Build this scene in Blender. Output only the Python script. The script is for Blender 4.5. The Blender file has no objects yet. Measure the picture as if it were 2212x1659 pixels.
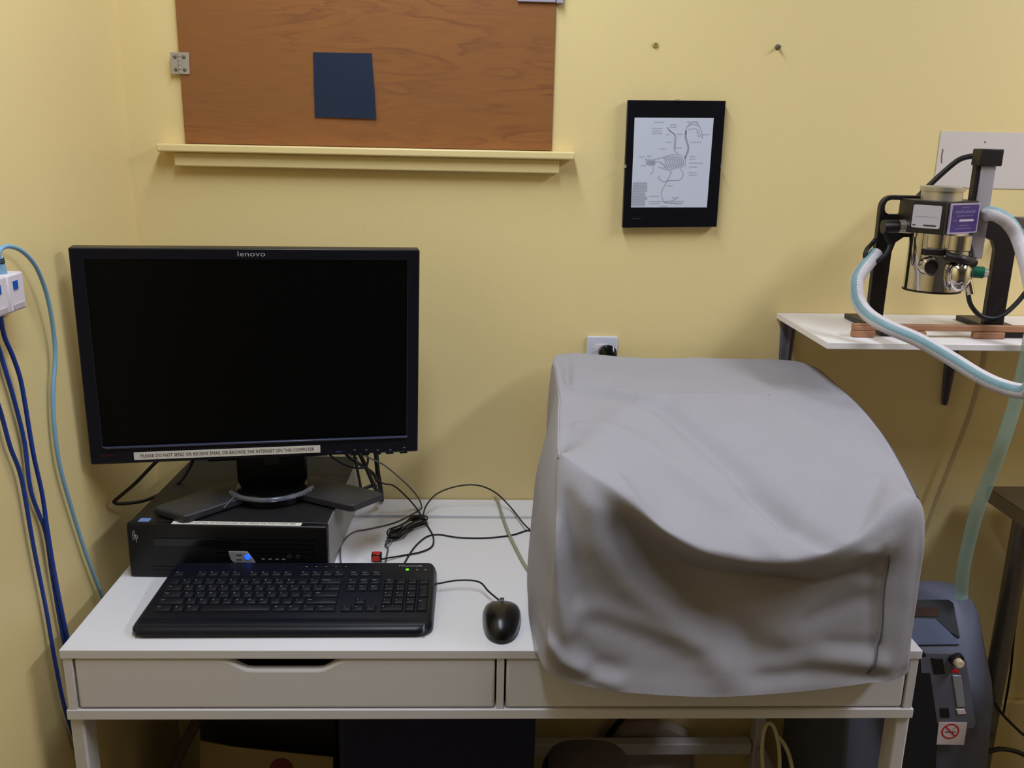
import bpy, bmesh, math, random
from mathutils import Vector, Matrix
random.seed(7)
PI = math.pi

# ------------------------------------------------------------------ camera
CAMPOS = Vector((0.62266, -1.81870, 1.50615))
YAW, PITCH, ROLL, FPX = 0.0368778, 0.2623043, 0.0207203, 1953.70
IW, IH = 2212.0, 1659.0
_f = Vector((math.sin(YAW)*math.cos(PITCH), math.cos(YAW)*math.cos(PITCH), -math.sin(PITCH)))
_r0 = Vector((math.cos(YAW), -math.sin(YAW), 0)); _u0 = _r0.cross(_f)
_r = _r0*math.cos(ROLL) + _u0*math.sin(ROLL); _u = _u0*math.cos(ROLL) - _r0*math.sin(ROLL)
scene = bpy.context.scene
COL = scene.collection
cam = bpy.data.cameras.new('camera'); camo = bpy.data.objects.new('camera', cam); COL.objects.link(camo)
cam.sensor_width = 36; cam.sensor_fit = 'HORIZONTAL'; cam.lens = FPX*36/IW; cam.clip_start = .02
camo.matrix_world = Matrix(((_r.x, _u.x, -_f.x, CAMPOS.x), (_r.y, _u.y, -_f.y, CAMPOS.y), (_r.z, _u.z, -_f.z, CAMPOS.z), (0, 0, 0, 1)))
scene.camera = camo

def at(px, py, x=None, y=None, z=None):
    """world point measured from the photograph: the pixel's ray met with a plane of the room"""
    d = _f + _r*((px-IW/2)/FPX) - _u*((py-IH/2)/FPX)
    if y is not None: t = (y-CAMPOS.y)/d.y
    elif z is not None: t = (z-CAMPOS.z)/d.z
    else: t = (x-CAMPOS.x)/d.x
    return CAMPOS + d*t

# ------------------------------------------------------------------ world, lights, exposure
w = bpy.data.worlds.new('world'); scene.world = w; w.use_nodes = True
w.node_tree.nodes['Background'].inputs[0].default_value = (.9, .93, 1, 1)
w.node_tree.nodes['Background'].inputs[1].default_value = 0.02
def area(name, loc, sx, sy, power, col, rot=(0, 0, 0)):
    l = bpy.data.lights.new(name, 'AREA'); l.shape = 'RECTANGLE'; l.size = sx; l.size_y = sy; l.energy = power; l.color = col
    o = bpy.data.objects.new(name, l); o.location = loc; o.rotation_euler = rot; COL.objects.link(o); return o
area('ceiling_tube_light', (0.50, -.88, 2.52), .16, 1.2, 20.5, (.765, .87, 1))
area('ceiling_tube_light', (2.45, -1.10, 2.52), .30, 1.2, 35, (.825, .88, 1))
scene.view_settings.view_transform = 'Standard'; scene.view_settings.look = 'None'
scene.view_settings.gamma = 1; scene.view_settings.use_curve_mapping = False
scene.view_settings.exposure = 0.0

# ------------------------------------------------------------------ materials
def s2l(c):
    c = c/255.0
    return c/12.92 if c <= .04045 else ((c+.055)/1.055)**2.4
def rgb(t): return (s2l(t[0]), s2l(t[1]), s2l(t[2]), 1)
def mat(name, c, rough=.5, metal=0, spec=.5, bump=0, bscale=200, trans=0, alpha=1, emit=None, estr=0, coat=0, var=0, vscale=30, ior=1.45):
    m = bpy.data.materials.new(name); m.use_nodes = True; nt = m.node_tree; b = nt.nodes['Principled BSDF']
    b.inputs['Base Color'].default_value = rgb(c); b.inputs['Roughness'].default_value = rough
    b.inputs['Metallic'].default_value = metal; b.inputs['Specular IOR Level'].default_value = spec
    b.inputs['Transmission Weight'].default_value = trans; b.inputs['Alpha'].default_value = alpha
    b.inputs['Coat Weight'].default_value = coat; b.inputs['IOR'].default_value = ior
    if emit: b.inputs['Emission Color'].default_value = rgb(emit); b.inputs['Emission Strength'].default_value = estr
    if bump or var:
        tc = nt.nodes.new('ShaderNodeTexCoord')
    if bump:
        n = nt.nodes.new('ShaderNodeTexNoise'); n.inputs['Scale'].default_value = bscale; n.inputs['Detail'].default_value = 4
        nt.links.new(tc.outputs['Object'], n.inputs['Vector'])
        bp = nt.nodes.new('ShaderNodeBump'); bp.inputs['Strength'].default_value = bump; bp.inputs['Distance'].default_value = .002
        nt.links.new(n.outputs['Fac'], bp.inputs['Height']); nt.links.new(bp.outputs['Normal'], b.inputs['Normal'])
    if var:
        n = nt.nodes.new('ShaderNodeTexNoise'); n.inputs['Scale'].default_value = vscale; n.inputs['Detail'].default_value = 5
        nt.links.new(tc.outputs['Object'], n.inputs['Vector'])
        mx = nt.nodes.new('ShaderNodeMix'); mx.data_type = 'RGBA'
        mx.inputs[6].default_value = rgb(tuple(max(0, v*(1-var)) for v in c)); mx.inputs[7].default_value = rgb(tuple(min(255, v*(1+var)) for v in c))
        nt.links.new(n.outputs['Fac'], mx.inputs[0]); nt.links.new(mx.outputs[2], b.inputs['Base Color'])
    return m

M = {}
M['wall'] = mat('yellow_wall_paint', (231, 208, 150), .42, spec=.35, bump=.12, bscale=160, var=.012, vscale=3)
M['trimp'] = mat('yellow_gloss_paint', (232, 210, 152), .35, spec=.4)
M['ceil'] = mat('ceiling_grey', (170, 168, 168), .9)
M['farwall'] = mat('far_wall_paint', (120, 116, 112), .9)
M['floor'] = mat('floor_vinyl', (98, 90, 80), .5, var=.1, vscale=12)
M['white'] = mat('white_lacquer', (226, 222, 226), .28, spec=.4)
M['whitem'] = mat('white_metal', (214, 208, 206), .4)
M['shelf'] = mat('white_shelf', (232, 226, 224), .45, var=.02, vscale=20)
M['groove'] = mat('white_groove', (176, 178, 178), .5)
M['dark'] = mat('dark_inside', (24, 24, 26), .8)
M['black'] = mat('black_plastic', (13, 13, 18), .38, spec=.4)
M['bezel'] = mat('navy_black_bezel', (17, 17, 28), .34, spec=.5)
M['screen'] = mat('screen_black', (3, 3, 4), .32, spec=.25)
M['lip'] = mat('bezel_lip', (60, 62, 84), .3)
M['key'] = mat('key_black', (17, 19, 28), .42, spec=.35)
M['kbd'] = mat('keyboard_shell', (13, 15, 27), .36, spec=.38)
M['legend'] = mat('key_legend', (150, 154, 164), .6)
M['gloss'] = mat('gloss_black', (9, 9, 12), .16, spec=.5)
M['mouse'] = mat('mouse_black', (10, 10, 12), .28, spec=.5)
M['label'] = mat('paper_label', (226, 218, 208), .7)
M['ink'] = mat('label_ink', (60, 55, 55), .7)
M['silver'] = mat('silver_plastic', (165, 165, 170), .4, metal=.3)
M['logo'] = mat('silver_logo', (160, 160, 166), .45)
M['redink'] = mat('red_logo', (96, 16, 24), .5)
M['bluel'] = mat('blue_led', (30, 90, 255), .4, emit=(30, 90, 255), estr=1.4)
M['greenl'] = mat('green_led', (120, 230, 30), .4, emit=(120, 230, 30), estr=.55)
M['pcside'] = mat('grey_case_steel', (146, 142, 138), .45, metal=.1)
M['pctop'] = mat('dark_case_top', (26, 25, 27), .5)
M['base'] = mat('stand_grey', (46, 45, 50), .42)
M['clear'] = mat('clear_plastic', (200, 205, 220), .12, trans=.85, alpha=1, ior=1.35)
M['sticker'] = mat('blue_sticker', (110, 140, 200), .4)
M['wire'] = mat('black_wire', (22, 21, 23), .5)
M['wireg'] = mat('grey_wire', (92, 90, 84), .5)
M['wireb'] = mat('beige_wire', (150, 146, 122), .55)
M['cream'] = mat('cream_wire', (190, 178, 138), .55)
M['cover'] = mat('grey_fabric_cover', (160, 156, 163), .62, spec=.3, bump=.25, bscale=900, var=.02, vscale=14)
M['seam'] = mat('dark_seam', (88, 84, 90), .8)
M['seaml'] = mat('light_seam', (176, 170, 172), .7)
M['bluecab'] = mat('blue_network_cable', (30, 62, 150), .45)
M['ltblue'] = mat('light_blue_cable', (128, 172, 204), .45)
M['ivory'] = mat('wall_box_white', (224, 214, 222), .4)
M['ivoryd'] = mat('wall_box_tab', (190, 178, 186), .45)
M['bluetab'] = mat('blue_tab', (34, 88, 176), .45)
M['steel'] = mat('brushed_steel', (128, 120, 110), .38, metal=.85, var=.06, vscale=40)
M['hinge'] = mat('hinge_steel', (176, 168, 158), .45, metal=.4)
M['screw'] = mat('screw_dark', (110, 102, 94), .45, metal=.5)
M['chrome'] = mat('chrome', (214, 210, 208), .12, metal=1)
M['satin'] = mat('satin_metal', (196, 188, 176), .3, metal=.7)
M['vblack'] = mat('vaporizer_black', (24, 18, 22), .42)
M['vwhite'] = mat('plate_white', (196, 188, 196), .5)
M['purple'] = mat('purple_plate', (54, 32, 108), .4)
M['lilac'] = mat('plate_edge', (168, 158, 190), .35, metal=.4)
M['ltext'] = mat('plate_lettering', (158, 148, 190), .5)
M['green'] = mat('green_cap', (14, 92, 66), .35)
M['glasst'] = mat('flow_tube', (172, 165, 172), .25, alpha=.78)
M['hosew'] = mat('hose_white', (216, 208, 212), .45, alpha=.93)
M['hoseb'] = mat('hose_blue_stripe', (136, 170, 180), .45, alpha=.95)
M['hosesh'] = mat('hose_shaded', (150, 176, 160), .4, alpha=.5)  # lower run of the pale hose; shade is put into this green tone
M['tubec'] = mat('thin_clear_tube', (190, 168, 130), .3, alpha=.45)
M['cwood'] = mat('reddish_wood', (158, 112, 82), .55, var=.1, vscale=60)
M['navy'] = mat('navy_plastic', (12, 14, 50), .7)
M['card'] = mat('paper_tan', (150, 128, 84), .8, var=.06, vscale=8)
M['redp'] = mat('red_print', (110, 20, 26), .7)
M['dbox'] = mat('dark_box', (40, 34, 28), .8)
M['brown'] = mat('brown_box', (64, 40, 30), .8)
M['greyl'] = mat('grey_lid', (124, 112, 116), .6)
M['bag'] = mat('white_bag', (176, 160, 150), .7, bump=.8, bscale=14)
M['conc'] = mat('concentrator_grey', (92, 94, 112), .5, var=.02, vscale=30)
M['concp'] = mat('concentrator_panel', (104, 104, 118), .5)
M['concd'] = mat('concentrator_dark', (28, 28, 34), .6)
M['blueg'] = mat('concentrator_tray', (74, 84, 112), .5)
M['knob'] = mat('white_knob', (226, 206, 172), .35)
M['redring'] = mat('red_sign', (206, 40, 38), .5)
M['signw'] = mat('sign_white', (226, 206, 208), .5)
M['smoke'] = mat('sign_grey', (90, 78, 76), .5)
M['teal'] = mat('blue_paper', (38, 48, 68), .8, spec=.2)
M['frame'] = mat('frame_black', (10, 9, 18), .45, spec=.3)
M['printp'] = mat('print_paper', (222, 226, 244), .7)
M['sketch'] = mat('sketch_line', (168, 170, 190), .8)
M['sketchl'] = mat('sketch_light', (192, 195, 214), .8)
M['glass'] = mat('picture_glass', (0, 0, 0), .06, alpha=.06, spec=.5)
M['outlet'] = mat('outlet_white', (206, 208, 222), .4)
M['patch'] = mat('bare_plaster', (212, 200, 194), .8, var=.015, vscale=20)
M['stain'] = mat('rust_mark', (120, 88, 80), .8)
M['bracket'] = mat('bracket_grey', (92, 88, 96), .5, var=.15, vscale=60)
M['red'] = mat('red_plug', (200, 28, 20), .4)
M['tie'] = mat('grey_tie', (150, 146, 144), .5)
M['anchor'] = mat('brown_anchor', (178, 158, 100), .7)
M['lilacp'] = mat('lilac_plate', (168, 158, 178), .5)

def wood():
    m = bpy.data.materials.new('plywood_board'); m.use_nodes = True; nt = m.node_tree; b = nt.nodes['Principled BSDF']
    b.inputs['Roughness'].default_value = .5; b.inputs['Specular IOR Level'].default_value = .25
    N = nt.nodes.new; L = nt.links.new
    tc = N('ShaderNodeTexCoord'); mp = N('ShaderNodeMapping'); mp.inputs['Scale'].default_value = (1.3, 1, 8.0)
    L(tc.outputs['Object'], mp.inputs[0])
    n1 = N('ShaderNodeTexNoise'); n1.inputs['Scale'].default_value = 2.2; n1.inputs['Detail'].default_value = 3; n1.inputs['Distortion'].default_value = .55
    L(mp.outputs[0], n1.inputs['Vector'])
    mu = N('ShaderNodeMath'); mu.operation = 'MULTIPLY'; mu.inputs[1].default_value = 7.5; L(n1.outputs['Fac'], mu.inputs[0])
    fr = N('ShaderNodeMath'); fr.operation = 'FRACT'; L(mu.outputs[0], fr.inputs[0])
    cr = N('ShaderNodeValToRGB'); e = cr.color_ramp.elements
    e[0].position = 0; e[0].color = rgb((156, 97, 37)); e[1].position = 1; e[1].color = rgb((156, 97, 37))
    a = e.new(.62); a.color = rgb((152, 93, 35)); a = e.new(.86); a.color = rgb((126, 71, 29)); a = e.new(.93); a.color = rgb((149, 88, 38))
    L(fr.outputs[0], cr.inputs[0])
    mp2 = N('ShaderNodeMapping'); mp2.inputs['Scale'].default_value = (6, 1, 90); L(tc.outputs['Object'], mp2.inputs[0])
    n2 = N('ShaderNodeTexNoise'); n2.inputs['Scale'].default_value = 3; n2.inputs['Detail'].default_value = 6; L(mp2.outputs[0], n2.inputs['Vector'])
    n3 = N('ShaderNodeTexNoise'); n3.inputs['Scale'].default_value = 3.2; n3.inputs['Detail'].default_value = 2; L(tc.outputs['Object'], n3.inputs['Vector'])
    cr2 = N('ShaderNodeValToRGB'); cr2.color_ramp.elements[0].position = .38; cr2.color_ramp.elements[0].color = (0, 0, 0, 1); cr2.color_ramp.elements[1].position = .62
    L(n3.outputs['Fac'], cr2.inputs[0])
    mx0 = N('ShaderNodeMix'); mx0.data_type = 'RGBA'; mx0.inputs[6].default_value = rgb((150, 92, 36)); L(cr2.outputs[0], mx0.inputs[0]); L(cr.outputs[0], mx0.inputs[7])
    mx = N('ShaderNodeMix'); mx.data_type = 'RGBA'; mx.blend_type = 'MULTIPLY'; mx.inputs[0].default_value = .35
    L(mx0.outputs[2], mx.inputs[6]); L(n2.outputs['Fac'], mx.inputs[7])
    br = N('ShaderNodeBrightContrast'); br.inputs['Bright'].default_value = .02; L(mx.outputs[2], br.inputs[0])
    L(br.outputs[0], b.inputs['Base Color'])
    return m
M['ply'] = wood()

# ------------------------------------------------------------------ mesh helpers
def catmull(pts, n=8, closed=False):
    pts = [Vector(p) for p in pts]; out = []; N = len(pts)
    rng = N if closed else N-1
    for i in range(rng):
        if closed: p0, p1, p2, p3 = pts[i-1], pts[i], pts[(i+1) % N], pts[(i+2) % N]
        else: p0, p1, p2, p3 = pts[max(i-1, 0)], pts[i], pts[i+1], pts[min(i+2, N-1)]
        for k in range(n):
            t = k/n
            out.append(.5*((2*p1) + (p2-p0)*t + (2*p0-5*p1+4*p2-p3)*t*t + (3*p1-p0-3*p2+p3)*t**3))
    if not closed: out.append(pts[-1])
    return out

class MB:
    def __init__(s, xf=None): s.bm = bmesh.new(); s.xf = xf
    def v(s, co):
        co = Vector(co)
        if s.xf is not None: co = s.xf @ co
        return s.bm.verts.new(co)
    def f(s, vs, mi=0, smooth=False):
        try: fa = s.bm.faces.new(vs)
        except ValueError: return None
        fa.material_index = mi; fa.smooth = smooth; return fa
    def box(s, c, d, rot=None, mi=0, taper=None):
        c = Vector(c); hx, hy, hz = d[0]/2, d[1]/2, d[2]/2; R = rot.to_matrix() if rot is not None else Matrix.Identity(3)
        vs = []
        for sx, sy, sz in ((-1,-1,-1),(1,-1,-1),(1,1,-1),(-1,1,-1),(-1,-1,1),(1,-1,1),(1,1,1),(-1,1,1)):
            k = taper if (taper and sz > 0) else 1
            vs.append(s.v(c + R @ Vector((sx*hx*k, sy*hy*k, sz*hz))))
        for q in ((0,3,2,1),(4,5,6,7),(0,1,5,4),(1,2,6,5),(2,3,7,6),(3,0,4,7)): s.f([vs[i] for i in q], mi)
        return s
    def bb(s, x0, x1, y0, y1, z0, z1, mi=0): return s.box(((x0+x1)/2, (y0+y1)/2, (z0+z1)/2), (x1-x0, y1-y0, z1-z0), mi=mi)
    def rings(s, rs, closed=True, caps=True, mi=0, smooth=True, mif=None):
        R = [[s.v(p) for p in r] for r in rs]; n = len(R[0])
        for i in range(len(R)-1):
            for j in range(n if closed else n-1):
                k = (j+1) % n
                s.f([R[i][j], R[i][k], R[i+1][k], R[i+1][j]], mif(i, j) if mif else mi, smooth)
        if caps: s.f(list(reversed(R[0])), mi); s.f(R[-1], mi)
        return s
    def cyl(s, p0, p1, r, r1=None, n=24, mi=0, caps=True, smooth=True):
        p0, p1 = Vector(p0), Vector(p1); a = (p1-p0).normalized(); t = a.orthogonal().normalized(); b = a.cross(t)
        r1 = r if r1 is None else r1
        rs = [[p + (t*math.cos(2*PI*j/n)+b*math.sin(2*PI*j/n))*rr for j in range(n)] for p, rr in ((p0, r), (p1, r1))]
        return s.rings(rs, caps=caps, mi=mi, smooth=smooth)
    def lathe(s, p0, axis, prof, n=32, mi=0, caps=True):
        p0 = Vector(p0); a = Vector(axis).normalized(); t = a.orthogonal().normalized(); b = a.cross(t)
        return s.rings([[p0+a*h+(t*math.cos(2*PI*j/n)+b*math.sin(2*PI*j/n))*r for j in range(n)] for r, h in prof], caps=caps, mi=mi)
    def tube(s, pts, r, n=10, sub=8, closed=False, mi=0, rib=None, mif=None, flat=1.0):
        P = catmull(pts, sub, closed) if sub > 1 else [Vector(p) for p in pts]
        N = len(P); T = []
        for i in range(N):
            a = P[(i-1) % N] if (closed or i > 0) else P[0]; b = P[(i+1) % N] if (closed or i < N-1) else P[-1]
            T.append((b-a).normalized())
        nrm = T[0].orthogonal().normalized(); rs = []
        for i in range(N):
            nrm = (nrm - T[i]*nrm.dot(T[i])).normalized(); bi = T[i].cross(nrm)
            rr = r(i/(N-1)) if callable(r) else r
            if rib: rr *= 1+rib*(1 if i % 2 else -1)
            rs.append([P[i] + (nrm*math.cos(2*PI*j/n)+bi*math.sin(2*PI*j/n)*flat)*rr for j in range(n)])
        if closed:
            rs.append(rs[0]); return s.rings(rs, caps=False, mi=mi, mif=mif)
        return s.rings(rs, mi=mi, mif=mif)
    def prism(s, poly, fn, mi=0, smooth=False):
        """poly: 2d outline; fn(u, v, k) -> 3d point for k = 0 (front) or 1 (back)"""
        A = [s.v(fn(u, v, 0)) for u, v in poly]; B = [s.v(fn(u, v, 1)) for u, v in poly]; n = len(poly)
        s.f(A, mi); s.f(list(reversed(B)), mi)
        for i in range(n): s.f([A[i], B[i], B[(i+1) % n], A[(i+1) % n]], mi, smooth)
        return s
    def ribbon(s, pts, w, off=Vector((0, 0, 0)), mi=0, nrm=Vector((0, -1, 0))):
        pts = [Vector(p)+off for p in pts]
        for i in range(len(pts)-1):
            a, b = pts[i], pts[i+1]
            if (b-a).length < 1e-7: continue
            d = (b-a).normalized().cross(nrm)*w/2
            s.f([s.v(a-d), s.v(b-d), s.v(b+d), s.v(a+d)], mi)
        return s
    def build(s, name, mats, parent=None, bevel=0, bseg=2, origin=None, local=False, smooth=None, loc=None):
        bm = s.bm; bmesh.ops.recalc_face_normals(bm, faces=bm.faces[:])
        if parent is not None and not local:
            top = parent
            while top.parent: top = top.parent
            bmesh.ops.transform(bm, matrix=top_inv(top), verts=bm.verts[:])
        o_loc = Vector((0, 0, 0))
        if parent is None:
            if origin is None:
                xs = [v.co for v in bm.verts]; origin = Vector(((min(c.x for c in xs)+max(c.x for c in xs))/2, (min(c.y for c in xs)+max(c.y for c in xs))/2, min(c.z for c in xs)))
            bmesh.ops.translate(bm, vec=-Vector(origin), verts=bm.verts[:]); o_loc = Vector(origin)
        me = bpy.data.meshes.new(name); bm.to_mesh(me); bm.free()
        for m in (mats if isinstance(mats, (list, tuple)) else [mats]): me.materials.append(M[m] if isinstance(m, str) else m)
        if name not in ('fabric_cover', 'mouse_body'): me.set_sharp_from_angle(angle=math.radians(38))
        if smooth is not None:
            for p in me.polygons: p.use_smooth = smooth
        o = bpy.data.objects.new(name, me); COL.objects.link(o); o.location = o_loc
        if loc is not None: o.location = loc
        if parent is not None: o.parent = parent
        if bevel:
            b = o.modifiers.new('bevel', 'BEVEL'); b.width = bevel; b.segments = bseg; b.limit_method = 'ANGLE'; b.angle_limit = .6
            b.harden_normals = False
        return o
def top_inv(o):
    return (Matrix.Translation(o.location) @ o.rotation_euler.to_matrix().to_4x4()).inverted()
def tag(o, label=None, cat=None, group=None, kind=None):
    if label: o['label'] = label
    if cat: o['category'] = cat
    if group: o['group'] = group
    if kind: o['kind'] = kind
    return o
def thing(name, label, cat, loc, rz=0, group=None):
    o = bpy.data.objects.new(name, None); o.empty_display_size = .05; COL.objects.link(o)
    o.location = loc; o.rotation_euler = (0, 0, rz); return tag(o, label, cat, group)
def struct(o): o['kind'] = 'structure'; return o
def text_mb(mb, txt, size, xf, mi=0, width=None, align='CENTER', shear=0, height=None):
    """adds flat lettering; xf maps text xy (x right, y up, z out) to the target space"""
    cu = bpy.data.curves.new('t', 'FONT'); cu.body = txt; cu.size = size; cu.align_x = align; cu.align_y = 'CENTER'; cu.shear = shear; cu.resolution_u = 2
    ob = bpy.data.objects.new('t', cu); COL.objects.link(ob)
    dg = bpy.context.evaluated_depsgraph_get(); me = bpy.data.meshes.new_from_object(ob.evaluated_get(dg))
    if me.vertices:
        xs = [v.co.x for v in me.vertices]; wd = max(xs)-min(xs); k = width/wd if width else 1
        vs = [mb.v(xf @ Vector((v.co.x*k, v.co.y, 0))) for v in me.vertices]
        for p in me.polygons: mb.f([vs[i] for i in p.vertices], mi)
    bpy.data.objects.remove(ob); bpy.data.curves.remove(cu); bpy.data.meshes.remove(me)
def rrect(w, h, r, n=5, cx=0, cy=0):
    out = []
    for (sx, sy, a0) in ((1, 1, 0), (-1, 1, 90), (-1, -1, 180), (1, -1, 270)):
        for k in range(n+1):
            a = math.radians(a0+90*k/n); out.append((cx+sx*(w/2-r)+r*math.cos(a), cy+sy*(h/2-r)+r*math.sin(a)))
    return out
FRONT = Matrix(((1, 0, 0, 0), (0, 0, -1, 0), (0, 1, 0, 0), (0, 0, 0, 1)))    # text xy -> xz facing -y
def T(x, y, z): return Matrix.Translation((x, y, z))

# ================================================================== SETTING
XL, XR, YB, ZC = -.055, 3.3, -4.2, 2.56
struct(MB().bb(XL-.1, XR+.1, 0, .1, 0, ZC+.1).build('wall_back', 'wall'))
struct(MB().bb(XL-.1, XL, YB, 0, 0, ZC+.1).build('wall_left', 'wall'))
struct(MB().bb(XR, XR+.1, YB, 0, 0, ZC+.1).build('wall_right', 'wall'))
struct(MB().bb(XL-.1, XR+.1, YB-.1, YB, 0, ZC+.1).build('wall_front', 'farwall'))
struct(MB().bb(XL-.1, XR+.1, YB-.1, .1, -.1, 0).build('floor', 'floor'))
struct(MB().bb(XL-.1, XR+.1, YB-.1, .1, ZC, ZC+.1).build('ceiling', 'ceil'))
struct(MB().bb(XL, XR, -.016, -.0005, 0, .268).build('baseboard_back', 'trimp', bevel=.004))
# painted window sill and the apron under it
b = MB(); b.bb(.008, .800, -.037, -.0005, 1.4735, 1.4885); struct(b.build('trim_1', 'trimp', bevel=.003))
b = MB(); b.bb(.035, .772, -.0225, -.0005, 1.447, 1.4733); struct(b.build('trim_2', 'trimp', bevel=.0025))

# ================================================================== WALL THINGS
SH = thing('wooden_shutter', 'brown plywood shutter board closing the window above the painted sill', 'shutter', (.405, -.004, 1.4895))
MB().bb(.054, .757, -.0075, -.0008, 1.4895, 2.15).build('board', 'ply', SH, bevel=.0008)
# steel hinge on the left edge
hz0, hz1 = at(388, 160, y=-.011).z, at(388, 113, y=-.011).z
hx0, hx1 = at(368, 136, y=-.011).x, at(408, 136, y=-.011).x; hm = (hx0+hx1)/2
h = MB().bb(hx0, hm-.0007, -.0098, -.0078, hz0, hz1).bb(hm+.0007, hx1, -.0098, -.0078, hz0, hz1)
for k in range(5):
    z0 = hz0+(hz1-hz0)*k/5; h.cyl((hm, -.0102, z0+.0004), (hm, -.0102, z0+(hz1-hz0)/5-.0004), .0026, n=12)
hinge = h.build('hinge', 'hinge', SH, bevel=.0004)
hinge['label'] = 'steel butt hinge with four screws'
for sx in (hx0+.009, hx1-.009):
    for sz in (hz0+.008, hz1-.008):
        MB().lathe((sx, -.0099, sz), (0, -1, 0), [(.0034, 0), (.0034, .0006), (.002, .0012)], n=14).build('screw', 'screw', hinge)
a, c = at(1118, 3, y=-.012), at(1217, 3, y=-.012)
MB().bb(a.x, .756, -.013, -.008, a.z, a.z+.05).bb(.7575, c.x, -.013, -.001, a.z-.001, a.z+.05).build('latch_plate', 'lilacp', SH, bevel=.0006)

q = [at(676, 113, y=-.009), at(803, 115, y=-.009), at(813, 257, y=-.011), at(680, 253, y=-.010)]
b = MB(); N = 6; g = []
for i in range(N+1):
    t = i/N; A = q[0].lerp(q[3], t); Bp = q[1].lerp(q[2], t)
    if i in (3, 4): Bp.x += .0006
    g.append([A.lerp(Bp, k/4)+Vector((0, -.0012*math.sin(t*PI)*(k/4), 0)) for k in range(5)])
for layer in (0, .0006):
    V = [[b.v(p+Vector((0, layer, 0))) for p in r] for r in g]
    for i in range(N):
        for k in range(4): b.f([V[i][k], V[i][k+1], V[i+1][k+1], V[i+1][k]])
tag(b.build('blue_paper_sheet', 'teal'), 'dark blue square of paper stuck on the brown shutter board', 'paper')

# picture
p0, p1, p2, p3 = at(1357, 216, y=-.018), at(1568, 218, y=-.018), at(1548, 490, y=-.018), at(1345, 492, y=-.018)
PR = thing('picture_frame', 'black framed bird skeleton diagram hanging on the yellow wall', 'picture', ((p2.x+p3.x)/2, -.01, p3.z))
def pic(u, v, y):  # u,v in 0..1
    A = p3.lerp(p2, u); Bq = p0.lerp(p1, u); P = A.lerp(Bq, v); return Vector((P.x, y, P.z))
def picpx(px, py, y=-.0205): r_ = at(px, py, y=-.0205); return Vector((r_.x, y, r_.z))
MB().prism([(0, 0), (1, 0), (1, 1), (0, 1)], lambda u, v, k: pic(u, v, -.018 if k == 0 else -.004)).build('mat_board', 'frame', PR, bevel=.0006)
q = [at(1371, 254, y=-.019), at(1542, 255, y=-.019), at(1527, 448, y=-.019), at(1363, 448, y=-.019)]
pp = MB(); pp.f([pp.v(Vector((c.x, -.0186, c.z))) for c in q])
def cz(x, y): return (1300+x/4.878, 180+y/4.882)      # measured in a 4.88x enlargement of the picture
def strokes(mb, lst, wd, mi):
    for l in lst:
        P = [picpx(*cz(*c), y=-.0189-.00004*mi) for c in l]
        P = catmull(P, 5) if len(P) > 2 else P
        mb.ribbon(P, wd, mi=mi)
strokes(pp, [[(690, 460), (720, 500), (765, 540), (770, 620), (765, 700), (810, 740)], [(700, 480), (740, 520), (780, 545), (780, 620), (772, 690)],
             [(740, 930), (700, 1010), (650, 1100), (630, 1160), (640, 1210), (660, 1250)], [(620, 840), (680, 880), (730, 940)], [(650, 1255), (720, 1245), (790, 1215)], [(660, 1258), (760, 1265), (850, 1270)],
             [(830, 900), (860, 960), (820, 1020), (720, 1025), (640, 1040)], [(610, 970), (600, 1000), (640, 1030)],
             [(885, 540), (895, 470), (950, 410), (1010, 420), (1050, 500), (1065, 580)], [(880, 770), (880, 880)], [(1000, 510), (1030, 570)]], .0011, 1)
strokes(pp, [[(890, 500), (885, 560), (900, 620), (915, 680), (900, 740), (875, 790)]], .0034, 1)
strokes(pp, [[(915, 490), (1000, 480), (1055, 570)], [(905, 455), (960, 430), (1020, 450)], [(460, 790), (500, 860), (560, 850)], [(540, 850), (545, 920), (505, 965)],
             [(560, 800), (640, 780), (740, 750), (850, 760)], [(560, 830), (620, 830), (700, 900)], [(600, 880), (700, 910), (780, 890), (850, 830)]], .0014, 2)
for k in range(11):   # ribs
    x = 650+k*19; strokes(pp, [[(x, 775-8*math.sin(k/10*PI)), (x+22, 830), (x+8, 890+8*math.sin(k/10*PI))]], .0013, 1)
for k in range(14): a_ = 470+k*7; strokes(pp, [[(a_, 790+(k % 3)*12), (a_+4, 860)]], .0008, 1)
random.seed(3)
for (x, y, l, n) in [(530, 475, 110, 3), (720, 435, 70, 2), (900, 405, 110, 1), (680, 540, 40, 1), (800, 535, 55, 1), (1060, 540, 75, 1), (680, 620, 60, 1), (940, 620, 110, 1), (615, 690, 60, 1), (780, 680, 60, 1), (395, 775, 60, 1), (410, 865, 60, 1), (480, 765, 50, 1), (930, 770, 60, 2), (925, 840, 140, 1), (920, 880, 90, 1), (920, 940, 80, 2), (690, 1080, 60, 1), (500, 1190, 105, 1), (740, 1205, 80, 1), (500, 1245, 370, 1), (500, 1268, 110, 1), (620, 1295, 80, 1), (560, 410, 90, 1)]:
    for i in range(n):
        xx = x
        while xx < x+l:
            ww = random.uniform(12, 26); strokes(pp, [[(xx, y+i*26), (min(xx+ww, x+l), y+i*26)]], .0017, 2); xx += ww+6
for i in range(15): strokes(pp, [[(330-i*1.5, 1048+i*17), (480-(22 if 5 < i < 9 or i > 10 else 0), 1048+i*17)]], .0025, 2)
pp.build('diagram_print', ['printp', 'sketch', 'sketchl'], PR)['label'] = 'pale print of a labelled bird skeleton'
MB().prism([(0, 0), (1, 0), (1, 1), (0, 1)], lambda u, v, k: pic(u, v, -.0212 if k == 0 else -.0196)).build('glass_pane', 'glass', PR)
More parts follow.
